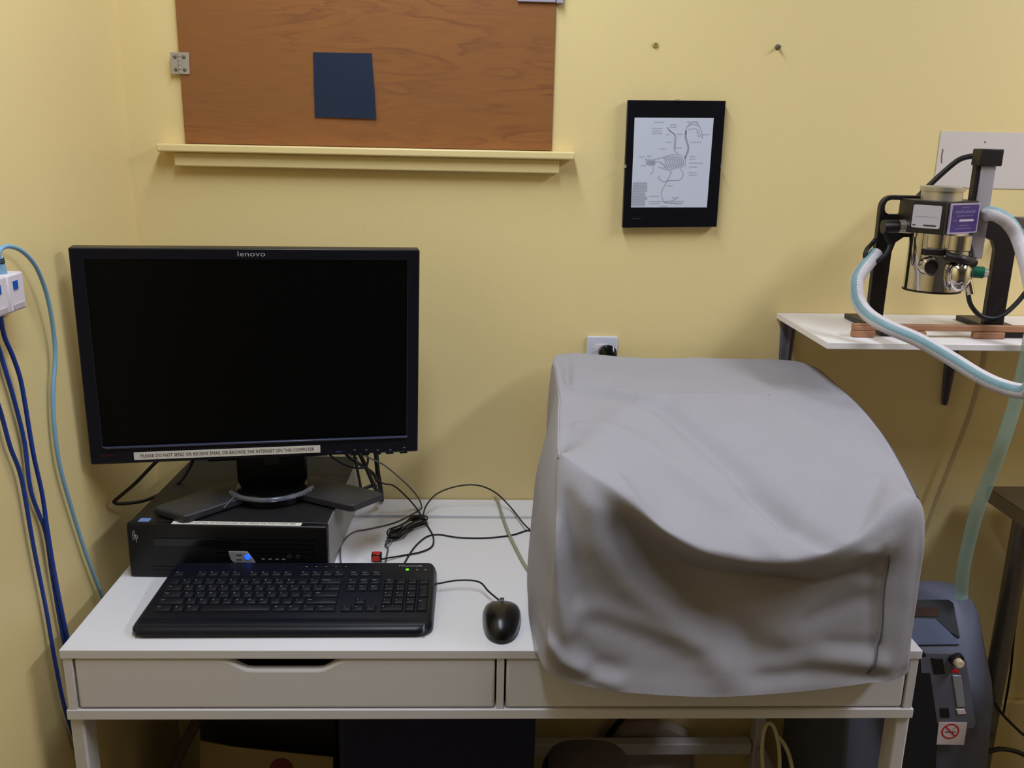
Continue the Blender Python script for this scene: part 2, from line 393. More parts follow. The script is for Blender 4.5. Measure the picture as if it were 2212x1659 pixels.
cl = MB(); a_ = pic(.51, 1, -.021); cl.box((a_.x, -.013, a_.z+.0005), (.006, .02, .0025)); cl.build('frame_clip', 'hinge', PR)
cl = MB(); a_ = pic(1, .49, -.021); cl.box((a_.x, -.013, a_.z), (.0025, .02, .006)); cl.build('frame_clip', 'hinge', PR)
cl = MB(); a_ = pic(0, .49, -.021); cl.box((a_.x, -.013, a_.z), (.0025, .02, .006)); cl.build('frame_clip', 'hinge', PR)
b = MB(); a_ = picpx(*cz(365, 1428), y=-.0192); b.bb(a_.x-.009, a_.x+.009, -.0193, -.0185, a_.z-.0012, a_.z+.0012); b.build('maker_mark', 'base', PR)

# two wall anchors above the picture
a_ = at(1416, 97, y=0)
tag(MB().lathe((a_.x, -.0005, a_.z), (0, -1, 0), [(.006, 0), (.005, .0025), (.0025, .0035), (.0022, .001)], n=16).build('wall_anchor', 'anchor'), 'small beige wall plug above the framed diagram, nearer the shutter', 'wall plug', 'wall plugs above the picture')
a_ = at(1680, 102, y=0)
tag(MB().lathe((a_.x, -.0005, a_.z), (0, -1, 0), [(.0055, 0), (.0045, .002), (.0024, .006), (.003, .012), (.0012, .0125)], n=16).build('wall_anchor', 'screw'), 'dark screw head sticking out of the bare wall right of the framed diagram', 'wall plug', 'wall plugs above the picture')

# outlet plate with plug
a_, c_ = at(1269, 727, y=-.006), at(1335, 727, y=-.006)
oz1 = a_.z; oz0 = oz1-.108
OT = thing('wall_outlet', 'white electrical outlet plate on the wall behind the grey cover', 'outlet', ((a_.x+c_.x)/2, -.003, oz0))
MB().bb(a_.x, c_.x, -.006, -.0005, oz0, oz1).build('cover_plate', 'outlet', OT, bevel=.0015)
for dz in (.030, .078): MB().prism(rrect(.033, .028, .008, 4, OT.location.x, oz1-dz), lambda u, v, k: Vector((u, -.0075 if k == 0 else -.006, v))).build('socket', 'ivory', OT)
PL = thing('power_plug', 'black angled power plug pushed into the white wall outlet', 'plug', (.884, -.0076, 1.078))
b = MB(); rs = []
for (dx, dy, dz, rx, rz) in [(0, 0, .012, .014, .012), (0, -.008, .012, .0175, .016), (.002, -.018, .010, .0185, .019), (.006, -.026, .002, .013, .014), (.007, -.028, 0, .003, .003)]:
    rs.append([Vector((.882+dx+rx*math.cos(t*PI/9), -.008+dy, 1.080+dz+rz*math.sin(t*PI/9))) for t in range(18)])
b.rings(rs); b.build('plug_body', 'gloss', PL)
MB().tube([(.888, -.030, 1.075), (.905, -.034, 1.055), (.93, -.033, 1.02), (.94, -.03, .93), (.93, -.03, .85), (.92, -.03, .80)], .0042).build('cord', 'wire', PL)

# white unpainted patch
a_, c_ = at(2033, 283, y=-.001), at(2036, 405, y=-.001)
b = MB(); b.bb(a_.x, 1.80, -.0016, -.0004, c_.z, a_.z)
b.ribbon([at(2037, 322, y=-.0018), at(2034, 338, y=-.0018), at(2034, 353, y=-.0018)], .0026, mi=1); s_ = at(2128, 307, y=-.0018); b.lathe(s_, (0, -1, 0), [(.002, 0), (.001, .0004)], n=10, mi=1)
tag(b.build('bare_wall_patch', ['patch', 'stain']), 'flat off-white rectangle on the wall behind the vaporizer stand', 'wall patch')

# shelf with brackets
SHZ = 1.176
b = MB(); b.bb(1.232, 1.98, -.285, -.001, SHZ-.012, SHZ)
tag(b.build('wall_shelf', 'shelf', bevel=.0012), 'white wall shelf carrying the vaporizer stand on two brackets', 'shelf')
def bracket(x, zb, label):
    o = thing('shelf_bracket', label, 'bracket', (x, -.003, zb), group='grey shelf brackets')
    MB().prism([(0, SHZ-.0125), (0, zb+.006), (-.004, zb), (-.009, zb+.002), (-.013, zb+.02), (-.02, SHZ-.0165), (-.02, SHZ-.0125)], lambda u, v, k: Vector((x-.0012+(.0024 if k else 0), u-.003, v))).build('web', 'bracket', o)
    b = MB(); rs = []
    for z, w_ in ((zb, .005), (zb+.012, .008), (zb+.06, .0115), (SHZ-.0165, .017)):
        rs.append([(x-w_, -.0022, z), (x-w_*.75, -.0055, z), (x+w_*.75, -.0055, z), (x+w_, -.0022, z), (x+w_, -.0006, z), (x-w_, -.0006, z)])
    b.rings(rs, smooth=False); b.build('wall_plate', 'bracket', o, bevel=.0006)
    MB().bb(x-.010, x+.010, -.24, -.02, SHZ-.0160, SHZ-.0125).build('shelf_arm', 'bracket', o, bevel=.001)
    return o
bracket(at(1700, 730, y=-.004).x+.001, .985, 'grey steel bracket under the left end of the shelf, behind the cover')
bracket(at(2052, 800, y=-.004).x, at(2043, 875, y=-.004).z, 'grey tapered shelf bracket right of the grey cover, crossed by the hose')

# ================================================================== DESK
DK = thing('desk', 'white two-drawer desk against the yellow wall', 'desk', (.655, -.3, 0))
W_, D_ = 1.31, .60
MB().bb(0, W_, -D_, -.104, .7455, .76).build('desktop', 'white', DK, bevel=.001)
MB().bb(0, W_, -.088, -.003, .7455, .76).build('cable_flap', 'white', DK, bevel=.001)
MB().bb(.012, W_-.012, -.1045, -.0875, .7465, .7565).build('flap_gap', 'groove', DK)
MB().bb(.003, .0165, -D_+.002, -.02, .6575, .7453).build('side_panel', 'white', DK, bevel=.0008)
MB().bb(W_-.0165, W_-.003, -D_+.002, -.02, .6575, .7453).build('side_panel', 'white', DK, bevel=.0008)
MB().bb(.6535, .6650, -D_+.002, -.02, .6575, .7453).build('divider', 'white', DK, bevel=.0008)
MB().bb(.0175, W_-.0175, -.03, -.02, .6575, .7453).build('back_panel', 'white', DK)
MB().bb(0, W_, -D_, -.012, .6405, .6572).build('bottom_board', 'white', DK, bevel=.0012)
def drawer(x0, x1, notch):
    d = MB(); zt, zb = .7432, .6588
    top = [(x1, zt)]
    if notch:
        c = (x0+x1)/2 - .003
        pr = [(.098, 0), (.088, .0012), (.078, .005), (.066, .0125), (.058, .0165), (.048, .0178)]
        top += [(c+u, zt-v) for u, v in pr] + [(c-u, zt-v) for u, v in reversed(pr)]
    top += [(x0, zt)]
    poly = [(x0, zb), (x1, zb)] + top
    d.prism(poly, lambda u, v, k: Vector((u, -D_+.0025 if k == 0 else -D_+.0175, v)))
    o = d.build('drawer', 'white', DK, bevel=.0045 if notch else .0012, bseg=3)
    o['label'] = 'left drawer front with scooped finger notch' if x0 < .3 else 'right drawer front under the grey cover'
    i = MB(); i.bb(x0+.012, x1-.012, -D_+.018, -.05, zb, zb+.008); i.bb(x0+.012, x0+.02, -D_+.018, -.05, zb+.008, zt-.026); i.bb(x1-.02, x1-.012, -D_+.018, -.05, zb+.008, zt-.026)
    i.build('drawer_tray', 'dark', o)
drawer(.0190, .6508, True); drawer(.6680, W_-.0190, True)
LW = .021
RZ1, RZ0 = at(1400, 1608, y=-.0785).z, at(1400, 1632, y=-.0785).z
for (x0, lab) in ((.0005, 'l'), (W_-.0005-LW, 'r')):
    MB().bb(x0, x0+LW, -D_+.006, -D_+.046, 0, .640).build('leg', 'whitem', DK, bevel=.003)
    xr_ = x0+(.040 if lab == 'l' else -.040)
    MB().bb(xr_, xr_+.024, -.084, -.048, 0, .640).build('leg', 'whitem', DK, bevel=.003)
    MB().bb(xr_+.002, xr_+.022, -D_+.006, -.084, RZ0, RZ1).build('side_rail', 'whitem', DK, bevel=.002)
    MB().bb(x0+.003, x0+LW-.003, -D_+.046, -.055, .618, .640).build('side_rail', 'whitem', DK, bevel=.002)
MB().bb(.064, W_-.064, -.0785, -.052, RZ0, RZ1).build('rear_rail', 'whitem', DK, bevel=.003)

# ================================================================== COMPUTER
PC = thing('desktop_computer', 'black slim desktop computer lying flat under the monitor', 'computer', (.1955, -.186, .7605), math.radians(-1.4))
PCX = Matrix.Identity(4); W2, D2, H2 = .340, .355, .0995
def L_(mb): return mb
b = MB(); b.bb(-W2/2, W2/2-.0015, -D2/2+.012, D2/2, .002, H2-.001); b.build('case', 'pctop', PC, local=True, bevel=.002)
MB().bb(W2/2-.0014, W2/2+.0005, -D2/2+.013, D2/2, .003, H2-.004).build('side_panel', 'pcside', PC, local=True)['label'] = 'grey steel right side panel'
b = MB(); b.bb(-W2/2-.002, W2/2+.002, -D2/2-.006, -D2/2+.0118, 0, H2)
fb = b.build('front_bezel', 'black', PC, local=True, bevel=.0035, bseg=3)
fy = -D2/2-.0062
b = MB()
for k in range(5): b.bb(-.02, .15, fy-.0008, fy, .074-.0085*k, .0755-.0085*k)
b.build('vent_ribs', 'gloss', fb, local=True)
MB().bb(-.128, .02, fy-.0012, fy, .060, .0742).build('disc_drive', 'gloss', fb, local=True, bevel=.0006)
MB().bb(-.13, .0, fy-.0008, fy, .012, .0135).bb(-.13, .0, fy-.0008, fy, .019, .0205).build('trim_lines', 'gloss', fb, local=True)
def fpx(px, py):   # pixel -> local x,z on the bezel front
    P = top_inv(PC) @ at(px, py, y=-.369); return P.x, P.z
x0, z1 = fpx(494, 1190); x1, z0 = fpx(553, 1214)
b = MB(); b.prism([(x0, z1), (x0+.003, z0+.006), (x0+.008, z0), (x1, z0), (x1-.005, z0+.009), (x1-.013, z1)], lambda u, v, k: Vector((u, fy-.0022 if k == 0 else fy, v)))
pb = b.build('power_panel', 'silver', fb, local=True, bevel=.0006); pb['label'] = 'silver power button panel'
x, z = fpx(536, 1201); MB().lathe((x, fy-.0022, z), (0, -1, 0), [(.0052, 0), (.0052, .001), (.004, .0014)], n=20).build('power_light', 'bluel', pb, local=True)['label'] = 'glowing blue power light'
b = MB()
for px in (515, 521): 
    for py in (1197, 1207): x, z = fpx(px, py); b.bb(x-.0022, x+.0022, fy-.0028, fy-.0022, z-.0008, z+.0008)
b.build('indicator_marks', 'base', pb, local=True)
for px in (570, 585, 600, 614): x, z = fpx(px, 1206); MB().bb(x-.004, x+.004, fy-.0006, fy, z-.003, z+.003).bb(x-.003, x+.002, fy-.0010, fy-.0006, z-.0006, z+.0006, mi=1).build('usb_port', ['dark', 'logo'], fb, local=True)
for px in (626, 645): x, z = fpx(px, 1200); MB().lathe((x, fy, z), (0, -1, 0), [(.0042, 0), (.0042, .0008), (.0028, .0010), (.0026, .0002)], n=18).build('audio_jack', 'base', fb, local=True)
x, z = fpx(290, 1161); b = MB()
b.ribbon([(x-.004, fy-.0004, z+.010), (x-.003, fy-.0004, z-.006)], .0012); b.ribbon([(x-.001, fy-.0004, z+.012), (x, fy-.0004, z-.004)], .0012)
b.ribbon([(x-.0035, fy-.0004, z+.002), (x-.0005, fy-.0004, z+.003)], .001); b.ribbon([(x+.001, fy-.0004, z+.004), (x+.0025, fy-.0004, z-.010)], .0012); b.ribbon([(x+.001, fy-.0004, z+.004), (x+.004, fy-.0004, z+.003), (x+.0045, fy-.0004, z-.003), (x+.0015, fy-.0004, z-.003)], .001)
b.build('maker_logo', 'logo', fb, local=True)
def tpx(px, py): P = top_inv(PC) @ at(px, py, z=.861); return P.x, P.y
xa, ya = tpx(385, 1137); xb, yb = tpx(648, 1138); b = MB()
b.bb(-.095, xb, -D2/2-.004, -D2/2+.0085, H2, H2+.0006)
text_mb(b, 'DO NOT INSTALL OR DOWNLOAD ANY MEDIA ON THIS COMPUTER', .009, T((-.095+xb)/2, -D2/2+.0022, H2+.0008), 1, width=xb+.095-.02)
b.build('label_strip', ['label', 'ink'], PC, local=True)['label'] = 'white printed warning strip'
xa, ya = tpx(292, 1127); xb, yb = tpx(326, 1120)
b = MB(); b.bb(xa+.003, xb, ya+.003, ya+.018, H2-.0008, H2+.0003); b.build('sticker', 'sticker', PC, local=True)['label'] = 'pale blue corner sticker'

# ================================================================== MONITOR
MN = thing('monitor', 'wide black flat monitor standing on the desktop computer', 'monitor', (.2400, -.2350, .8606), math.radians(10.5))
inv = top_inv(MN)
cpt = inv @ Vector((.241, -.307, 1.142))
PX = T(*cpt) @ Matrix.Rotation(math.radians(-.66), 4, 'Y').inverted() @ Matrix.Rotation(math.radians(2.58), 4, 'X')
PWd, PHt = .556, .370
# bezel ring
b = MB(PX); ow, oh = PWd/2, PHt/2; iw, it, ib = ow-.021, oh-.019, -oh+.0305
outer = [(-ow, -oh), (ow, -oh), (ow, oh), (-ow, oh)]; inner = [(-iw, ib), (iw, ib), (iw, it), (-iw, it)]
vo = [b.v((x, 0, z)) for x, z in outer]; vi = [b.v((x, .0035, z)) for x, z in inner]; vb = [b.v((x, .030, z)) for x, z in outer]; vf = [b.v((x, .006, z)) for x, z in inner]
for i in range(4):
    j = (i+1) % 4; b.f([vo[i], vo[j], vi[j], vi[i]]); b.f([vi[i], vi[j], vf[j], vf[i]]); b.f([vo[i], vb[i], vb[j], vo[j]])
b.f(vb)
bz = b.build('bezel', 'bezel', MN, local=True, bevel=.003, bseg=3)
b = MB(PX); b.f([b.v((x, .0055, z)) for x, z in inner]); b.build('screen', 'screen', MN, local=True)
MB(PX).bb(-iw+.004, iw+.002, -.0015, .0045, ib-.0025, ib+.0008).build('bezel_ledge', 'lip', bz, local=True, bevel=.001)
b = MB(PX); rs = []
for yy, k in ((.030, .94), (.040, .86), (.056, .6)): rs.append([(x*k, yy, z*k) for x, z in outer])
b.rings(rs, smooth=False).build('rear_shell', 'black', MN, local=True, bevel=.004)
b = MB(); text_mb(b, 'lenovo', .0125, PX @ T(.0005, -.0006, oh-.0085) @ FRONT, width=.044); b.build('maker_logo', 'logo', bz, local=True)['label'] = 'silver maker lettering'
def mpx(px, py):
    # meet the ray with the tilted panel plane, in panel coordinates
    Wm = (Matrix.Translation(MN.location) @ MN.rotation_euler.to_matrix().to_4x4()) @ PX
    o_ = Wm @ Vector((0, 0, 0)); n_ = (Wm.to_3x3() @ Vector((0, -1, 0)))
    d = _f + _r*((px-IW/2)/FPX) - _u*((py-IH/2)/FPX); t = (o_-CAMPOS).dot(n_)/d.dot(n_); P = Wm.inverted() @ (CAMPOS+d*t); return P.x, P.z
b = MB(); x, z = mpx(234, 984); text_mb(b, 'ThinkVision', .006, PX @ T(x, -.0005, z) @ FRONT, width=.025); b.build('red_lettering', 'redink', bz, local=True)
xa, za = mpx(290, 990); xb, zb = mpx(692, 973); zc = -oh+.0135
LB = MB(PX); LB.bb(xa, xb, -.0012, -.0001, zc-.0068, zc+.0068)
lb = LB.build('label_strip', 'label', MN, local=True); lb['label'] = 'white printed warning strip along the lower bezel'
b = MB(); text_mb(b, 'PLEASE DO NOT SEND OR RECEIVE EMAIL OR BROWSE THE INTERNET ON THIS COMPUTER', .0086, PX @ T((xa+xb)/2, -.0015, zc) @ FRONT, width=(xb-xa)*.93); b.build('label_print', 'ink', lb, local=True)
x, z = mpx(732, 976); MB(PX).bb(x-.006, x+.006, -.001, 0, z-.0014, z+.0014).build('status_light', 'lip', bz, local=True)
for px in (765, 790, 815, 842, 872):
    x, z = mpx(px, 972 if px < 850 else 967); MB(PX).bb(x-.007, x+.007, .001, .012, -oh-.003, -oh+.001).build('menu_button', 'gloss', bz, local=True, bevel=.001)
    MB(PX).bb(x-.001, x+.003, -.0004, 0, z-.0003, z+.0005).build('button_mark', 'logo', bz, local=True)
# stand: V shaped foot, swivel ring, neck
def armpoly(s):
    a = math.radians(53); dx, dy = s*math.sin(a), -math.cos(a); nx, ny = -dy*s, dx*s
    c0 = Vector((.012*s, .045)); 
    def P(l, w_): return (c0.x+dx*l+(-dy)*w_*s, c0.y+dy*l+(dx*s)*w_)
    return [P(-.03, .040), P(.10, .040), P(.20, .036), P(.212, .030), P(.196, -.040), P(.188, -.044), P(.09, -.042), P(-.02, -.042)]
for s in (-1, 1):
    poly = armpoly(s); b = MB()
    b.prism(poly, lambda u, v, k: Vector((u, v, 0.0006+(.015-.030*max(0, math.hypot(u, v)-.12)*.6 if k == 0 else 0))))
    b.build('stand_arm', 'base', MN, local=True, bevel=.003, bseg=3)
b = MB(); b.lathe((0, .01, .0006), (0, 0, 1), [(.070, 0), (.070, .012), (.062, .017), (.050, .019)], n=48); b.build('swivel_disc', 'gloss', MN, local=True)
b = MB(); b.tube([(.077*math.sin(t), .01-.077*math.cos(t), .0185) for t in [(-70+i*10)*PI/180 for i in range(15)]], .0042, sub=4, rib=.12); b.build('clear_rim', 'clear', MN, local=True)['label'] = 'shiny clear plastic rim'
b = MB(); b.tube([(-.062, -.030, .0175), (-.070, -.048, .015), (-.082, -.062, .006)], .0042, sub=4, flat=.5); b.build('clear_tab', 'clear', MN, local=True)
b = MB(); b.bb(-.064, .064, .03, .062, .015, .24); nk = b.build('neck', 'black', MN, local=True, bevel=.006)
MB().bb(-.014, .014, .0285, .0305, .050, .078).build('cable_slot', 'base', nk, local=True, bevel=.001)
MB().bb(-.118, .105, .063, .085, .050, .16).build('neck_plate', 'black', MN, local=True, bevel=.003)
MB().bb(-.05, .05, .030, .055, .20, .33).build('hinge_block', 'black', MN, local=True, bevel=.003)

# ================================================================== KEYBOARD
KB = thing('keyboard', 'black full size keyboard in front of the desktop computer', 'keyboard', (.3265, -.469, .7602), math.radians(.5))
KW, KD = .452, .194
def kz(y):   # shell top height over local y (front -.097 .. back .097)
    t = (y+KD/2)/KD; return .0135+.0205*t
# shell: rounded outline stacked
def outline(inset, n=8):
    out = []
    R_ = .026
    for (sx, sy, a0) in ((1, 1, 0), (-1, 1, 90), (-1, -1, 180), (1, -1, 270)):
        r_ = (R_ if sy < 0 else .014)-inset*.5
        for k in range(n+1):
            a = math.radians(a0+90*k/n); x = sx*(KW/2-inset-r_)+r_*math.cos(a); y = sy*(KD/2-inset-r_)+r_*math.sin(a)
            if sx < 0: x -= .014*(.5-(y+KD/2)/KD)*2 if y < 0 else 0
            if abs(x) < .16 and sy > 0: pass
            out.append((x, y))
    return out
b = MB(); rs = []
for inset, hf in ((.004, 0), (.0, .22), (.0, .55), (.003, .85), (.006, 1.0)):
    rs.append([(x, y, .001+kz(y)*hf if hf else .001) for x, y in outline(inset)])
b.rings(rs); sh = b.build('shell', 'kbd', KB, local=True)
b = MB(); rs = []
for (y, z) in ((-.0655, .0165), (-.070, .0185), (-.080, .018), (-.090, .0135), (-.0965, .006)):
    rs.append([(x, y, z) for x in (-.226, -.18, 0, .18, .214)])
R = [[b.v(p) for p in r] for r in rs]
for i in range(4):
    for j in range(4): b.f([R[i][j], R[i][j+1], R[i+1][j+1], R[i+1][j]], 0, True)
b.build('palm_edge', 'kbd', KB, local=True)
P_ = .019; kx0 = -.2135; ky0 = .0615
capmesh = {}
LG = Matrix.Identity(4)
def keycap(x, y, w, d, txt, name='keycap', h=.0062):
    """x,y = top left corner in units from the block origin"""
    cx, cy = kx0+(x+w/2)*P_, ky0-(y+d/2)*.0187
    b = MB(); ww, dd = w*P_-.0016, d*.0187-.0022
    lo = [(-ww/2, -dd/2), (ww/2, -dd/2), (ww/2, dd/2), (-ww/2, dd/2)]
    rs = []
    for k, zz, yo in ((1, 0, 0), (.97, h*.35, 0), (None, h*.9, .0006), (None, h, .0008)):
        if k: rs.append([(u*k, v*k, zz) for u, v in lo])
        else:
            ins = .0020 if zz < h else .0029; rs.append([((u-math.copysign(ins, u)), (v-math.copysign(ins, v))+yo, zz) for u, v in lo])
    b.rings(rs, smooth=False)
    if txt: text_mb(b, txt, .0046 if len(txt) < 2 else .0034, T(-ww/2+.0034, .0022 if d < 1.5 else .008, h+.00012), 1, align='LEFT')
    o = b.build(name, ['key', 'legend'], KB, local=True)
    o.location = (cx, cy, kz(cy)-.001); o.rotation_euler = (math.atan(.0205/KD), 0, 0)
    return o
rows = [
 (0, [(0, 1, 'Esc')]+[(2+i, 1, 'F%d' % (i+1)) for i in range(4)]+[(6.5+i, 1, 'F%d' % (i+5)) for i in range(4)]+[(11+i, 1, 'F%d' % (i+9)) for i in range(4)]+[(15.35+i, 1, t) for i, t in enumerate(('PrtSc', 'ScrLk', 'Pause'))]),
 (1.15, [(i, 1, c) for i, c in enumerate('`1234567890-=')]+[(13, 2, 'Backspace')]+[(15.35+i, 1, t) for i, t in enumerate(('Ins', 'Home', 'PgUp'))]),
 (2.15, [(0, 1.5, 'Tab')]+[(1.5+i, 1, c) for i, c in enumerate('QWERTYUIOP[]')]+[(13.5, 1.5, '\\')]+[(15.35+i, 1, t) for i, t in enumerate(('Del', 'End', 'PgDn'))]),
 (3.15, [(0, 1.75, 'Caps')]+[(1.75+i, 1, c) for i, c in enumerate("ASDFGHJKL;'")]+[(12.75, 2.25, 'Enter')]),
 (4.15, [(0, 2.25, 'Shift')]+[(2.25+i, 1, c) for i, c in enumerate('ZXCVBNM,./')]+[(12.25, 2.75, 'Shift'), (16.35, 1, '^')]),
 (5.15, [(0, 1.5, 'Ctrl'), (1.5, 1, '#'), (2.5, 1.25, 'Alt'), (3.75, 5.9, ''), (9.65, 1.25, 'Alt'), (10.9, 1.2, '#'), (12.1, 1.2, '='), (13.3, 1.7, 'Ctrl'), (15.35, 1, '<'), (16.35, 1, 'v'), (17.35, 1, '>')])]
for y, ks in rows:
    for (x, w_, t_) in ks: keycap(x, y, w_, 1 if y else .85, t_)
nx = 18.62
for (x, y, w_, d_, t_) in [(0, 1.15, 1, 1, 'Num'), (1, 1.15, 1, 1, '/'), (2, 1.15, 1, 1, '*'), (3, 1.15, 1, 1, '-'), (0, 2.15, 1, 1, '7'), (1, 2.15, 1, 1, '8'), (2, 2.15, 1, 1, '9'), (3, 2.15, 1, 2, '+'),
        (0, 3.15, 1, 1, '4'), (1, 3.15, 1, 1, '5'), (2, 3.15, 1, 1, '6'), (0, 4.15, 1, 1, '1'), (1, 4.15, 1, 1, '2'), (2, 4.15, 1, 1, '3'), (3, 4.15, 1, 2, 'Ent'), (0, 5.15, 2, 1, '0'), (2, 5.15, 1, 1, '.')]:
    keycap(nx+x, y, w_, d_, t_)
b = MB(); text_mb(b, 'Microsoft', .0075, T(.181, .0800, kz(.0800)+.0020) @ Matrix.Rotation(math.atan(.0205/KD), 4, 'X'), width=.040); b.build('maker_logo', 'logo', sh, local=True)
zz = kz(.068)+.001
b = MB(); b.lathe((.176, .070, zz), (0, 0, 1), [(.0032, 0), (.0032, .0008), (.002, .0012)], n=14); b.build('lock_light', 'greenl', sh, local=True)['label'] = 'glowing green lock light'
for x in (.193, .207): b = MB(); b.lathe((x, .070, zz), (0, 0, 1), [(.0018, 0), (.0014, .0006)], n=12); b.build('lock_light', 'legend', sh, local=True)
for i, x in enumerate((.0, .017, .034, .051, .068)):
    MB().box((x, .080, kz(.080)+.0014), (.012, .006, .002)).build('media_button', 'gloss', sh, local=True, bevel=.0008)

# ================================================================== MOUSE
MS = thing('mouse', 'black computer mouse on the white desktop right of the keyboard', 'mouse', (.6615, -.525, .7602), math.radians(-2))
def mring(y, z0, hw, zt, n=28):
    out = []
    for k in range(n):
        a = 2*PI*k/n; c_, s_ = math.cos(a), math.sin(a)
        x = hw*math.copysign(abs(c_)**.85, c_); z = (z0+.002) + (zt-z0-.002)*max(0, s_)**.8 if s_ > 0 else z0+.002*(1+s_)*1.0
        out.append((x, y, z))
    return out
prof = [(.055, .006, .008), (.053, .015, .013), (.047, .0235, .018), (.037, .0290, .023), (.022, .0312, .028), (.004, .0305, .0330), (-.014, .0285, .0350), (-.030, .0255, .0330), (-.042, .0215, .028), (-.050, .0165, .021), (-.056, .0095, .013), (-.058, .004, .008)]
b = MB(); b.rings([[Vector(p) for p in mring(y, .001, hw, zt)] for y, hw, zt in prof]); b.build('mouse_body', 'mouse', MS, local=True)
MB().cyl((-.0035, .034, .0215), (.0035, .034, .0215), .0075, n=20).build('scroll_wheel', 'base', MS, local=True)
b = MB(); b.ribbon([(0, .054, .0115), (0, .040, .0228)], .0008, nrm=Vector((0, -.3, 1))); b.ribbon([(0, .030, .0262), (0, .018, .0293), (0, .004, .0333)], .0008, off=Vector((0, 0, .0004)), nrm=Vector((0, 0, 1))); b.build('button_split', 'screen', MS, local=True)
wpt = [Vector((.6625, -.469, .770)), at(1055, 1277, z=.775), at(1040, 1260, z=.779), at(1020, 1254, z=.779), at(985, 1254, z=.778), at(955, 1259, z=.776), at(932, 1263, z=.774)]
MB().tube(wpt, .0016).build('cord', 'wire', MS)

# ================================================================== CABLES ON THE DESK
def cable(name, pts, r, m, label, cat='cable', group=None, **k):
    o = MB().tube(pts, r, **k).build(name, m); return tag(o, label, cat, group)
G = 'black cables behind the monitor'
cable('usb_cable', [at(770, 975, y=-.20), at(800, 990, y=-.17), at(830, 1005, y=-.14), at(870, 1038, y=-.10), at(900, 1070, y=-.06), Vector((.503, -.048, .765)), at(905, 1102, z=.7618), at(855, 1128, z=.7618), at(800, 1142, z=.7618), at(763, 1150, z=.7618), at(740, 1172, z=.7618), at(735, 1195, z=.7618), at(738, 1232, z=.7618)], .0016, 'wireg', 'thin dark cable drooping from the monitor then along the computer side')
cable('audio_cable', [at(812, 1035, y=-.09), at(830, 1045, y=-.09), at(850, 1049, y=-.09), at(875, 1070, y=-.075), at(895, 1092, y=-.06), at(908, 1110, z=.7640), at(914, 1122, z=.7680), at(926, 1140, z=.7625), at(936, 1160, z=.7625), at(933, 1180, z=.7625), at(910, 1192, z=.7625), at(870, 1200, z=.7625), at(834, 1206, z=.766), at(822, 1209, z=.768)], .0016, 'wire', 'thin black cable from behind the monitor to the red plug')
cable('loop_cable', [at(914, 1112, z=.7690), at(922, 1090, y=-.085), at(945, 1066, y=-.06), at(985, 1051, y=-.05), at(1030, 1048, y=-.05), at(1070, 1064, y=-.05), at(1105, 1098, y=-.07), at(1130, 1130, z=.772), at(1148, 1148, z=.7618), at(1138, 1146, z=.7618), at(1105, 1156, z=.7618), at(1050, 1162, z=.7618), at(990, 1161, z=.7618), at(950, 1155, z=.7618), at(925, 1158, z=.7618), at(905, 1172, z=.7618), at(888, 1192, z=.7618), at(866, 1230, z=.7618)], .0016, 'wire', 'thin black cable arching in a wide loop towards the grey cover')
o = cable('beige_cable', [at(1068, 1074, z=.768), at(1075, 1082, z=.7645), at(1085, 1115, z=.7635), at(1098, 1150, z=.7660), at(1112, 1180, z=.7645), at(1130, 1215, z=.7635), at(1150, 1245, z=.7635)], .0031, 'wireb', 'thick beige cable lying between the wall and the grey cover')
RP = thing('red_plug', 'small red plug in a black shell behind the keyboard', 'plug', (at(814, 1209, z=.762).x, at(814, 1209, z=.762).y, .7606))
c_ = RP.location
MB().bb(c_.x-.0095, c_.x+.0095, c_.y-.008, c_.y+.008, .7608, .776).build('plug_shell', 'gloss', RP, bevel=.003)
MB().bb(c_.x-.0068, c_.x+.0068, c_.y-.0095, c_.y-.0075, .763, .773).build('plug_insert', 'red', RP, bevel=.001)
MB().bb(c_.x-.0065, c_.x+.0065, c_.y-.0072, c_.y+.004, .776, .7768).build('plug_top', 'red', RP, bevel=.0005)
# coiled, tied cable
CB = thing('coiled_cable', 'coiled black cable bundle tied in the middle on the desktop', 'cable', at(880, 1138, z=.761))
A0, A1 = at(852, 1156, z=.768), at(908, 1124, z=.768); dv = (A1-A0); dn = dv.normalized(); sn = Vector((-dn.y, dn.x, 0))
b = MB(); random.seed(11)
for k in range(6):
    w1, w2 = random.uniform(.011, .024), random.uniform(.013, .026); e1, e2 = random.uniform(.016, .034), random.uniform(.016, .034); z_ = .763+.0022*k
    Cc = (A0+A1)/2; pts = []
    for t in range(14):
        a = 2*PI*t/14; L = dv.length/2; c1 = math.cos(a); s1 = math.sin(a)
        wd = (w1 if c1 < 0 else w2)*(1-.72*math.exp(-(c1/.45)**2)); pts.append(Vector((Cc.x, Cc.y, z_+.003*abs(s1)))+dn*(c1*(L+(e1 if c1 < 0 else e2)*.55))+sn*(s1*wd))
    b.tube(pts, .0015, n=8, sub=4, closed=True)
b.build('coil', 'wire', CB)
b = MB(); b.tube([(A0+A1)/2-dn*.012+Vector((0, 0, .001)), (A0+A1)/2+dn*.012+Vector((0, 0, .001))], .0085, n=14, sub=1); b.build('tie_wrap', 'tie', CB)['label'] = 'grey wrap around the middle'
b = MB(); b.tube([at(842, 1160, z=.766), at(836, 1170, z=.766), at(832, 1178, z=.764), at(838, 1184, z=.763), at(836, 1196, z=.762), at(830, 1230, z=.762)], .0017, n=8); b.tube([at(846, 1168, z=.766), at(836, 1176, z=.768), at(834, 1168, z=.768), at(842, 1166, z=.766)], .0013, n=8); b.build('cable_tail', 'wireg', CB)
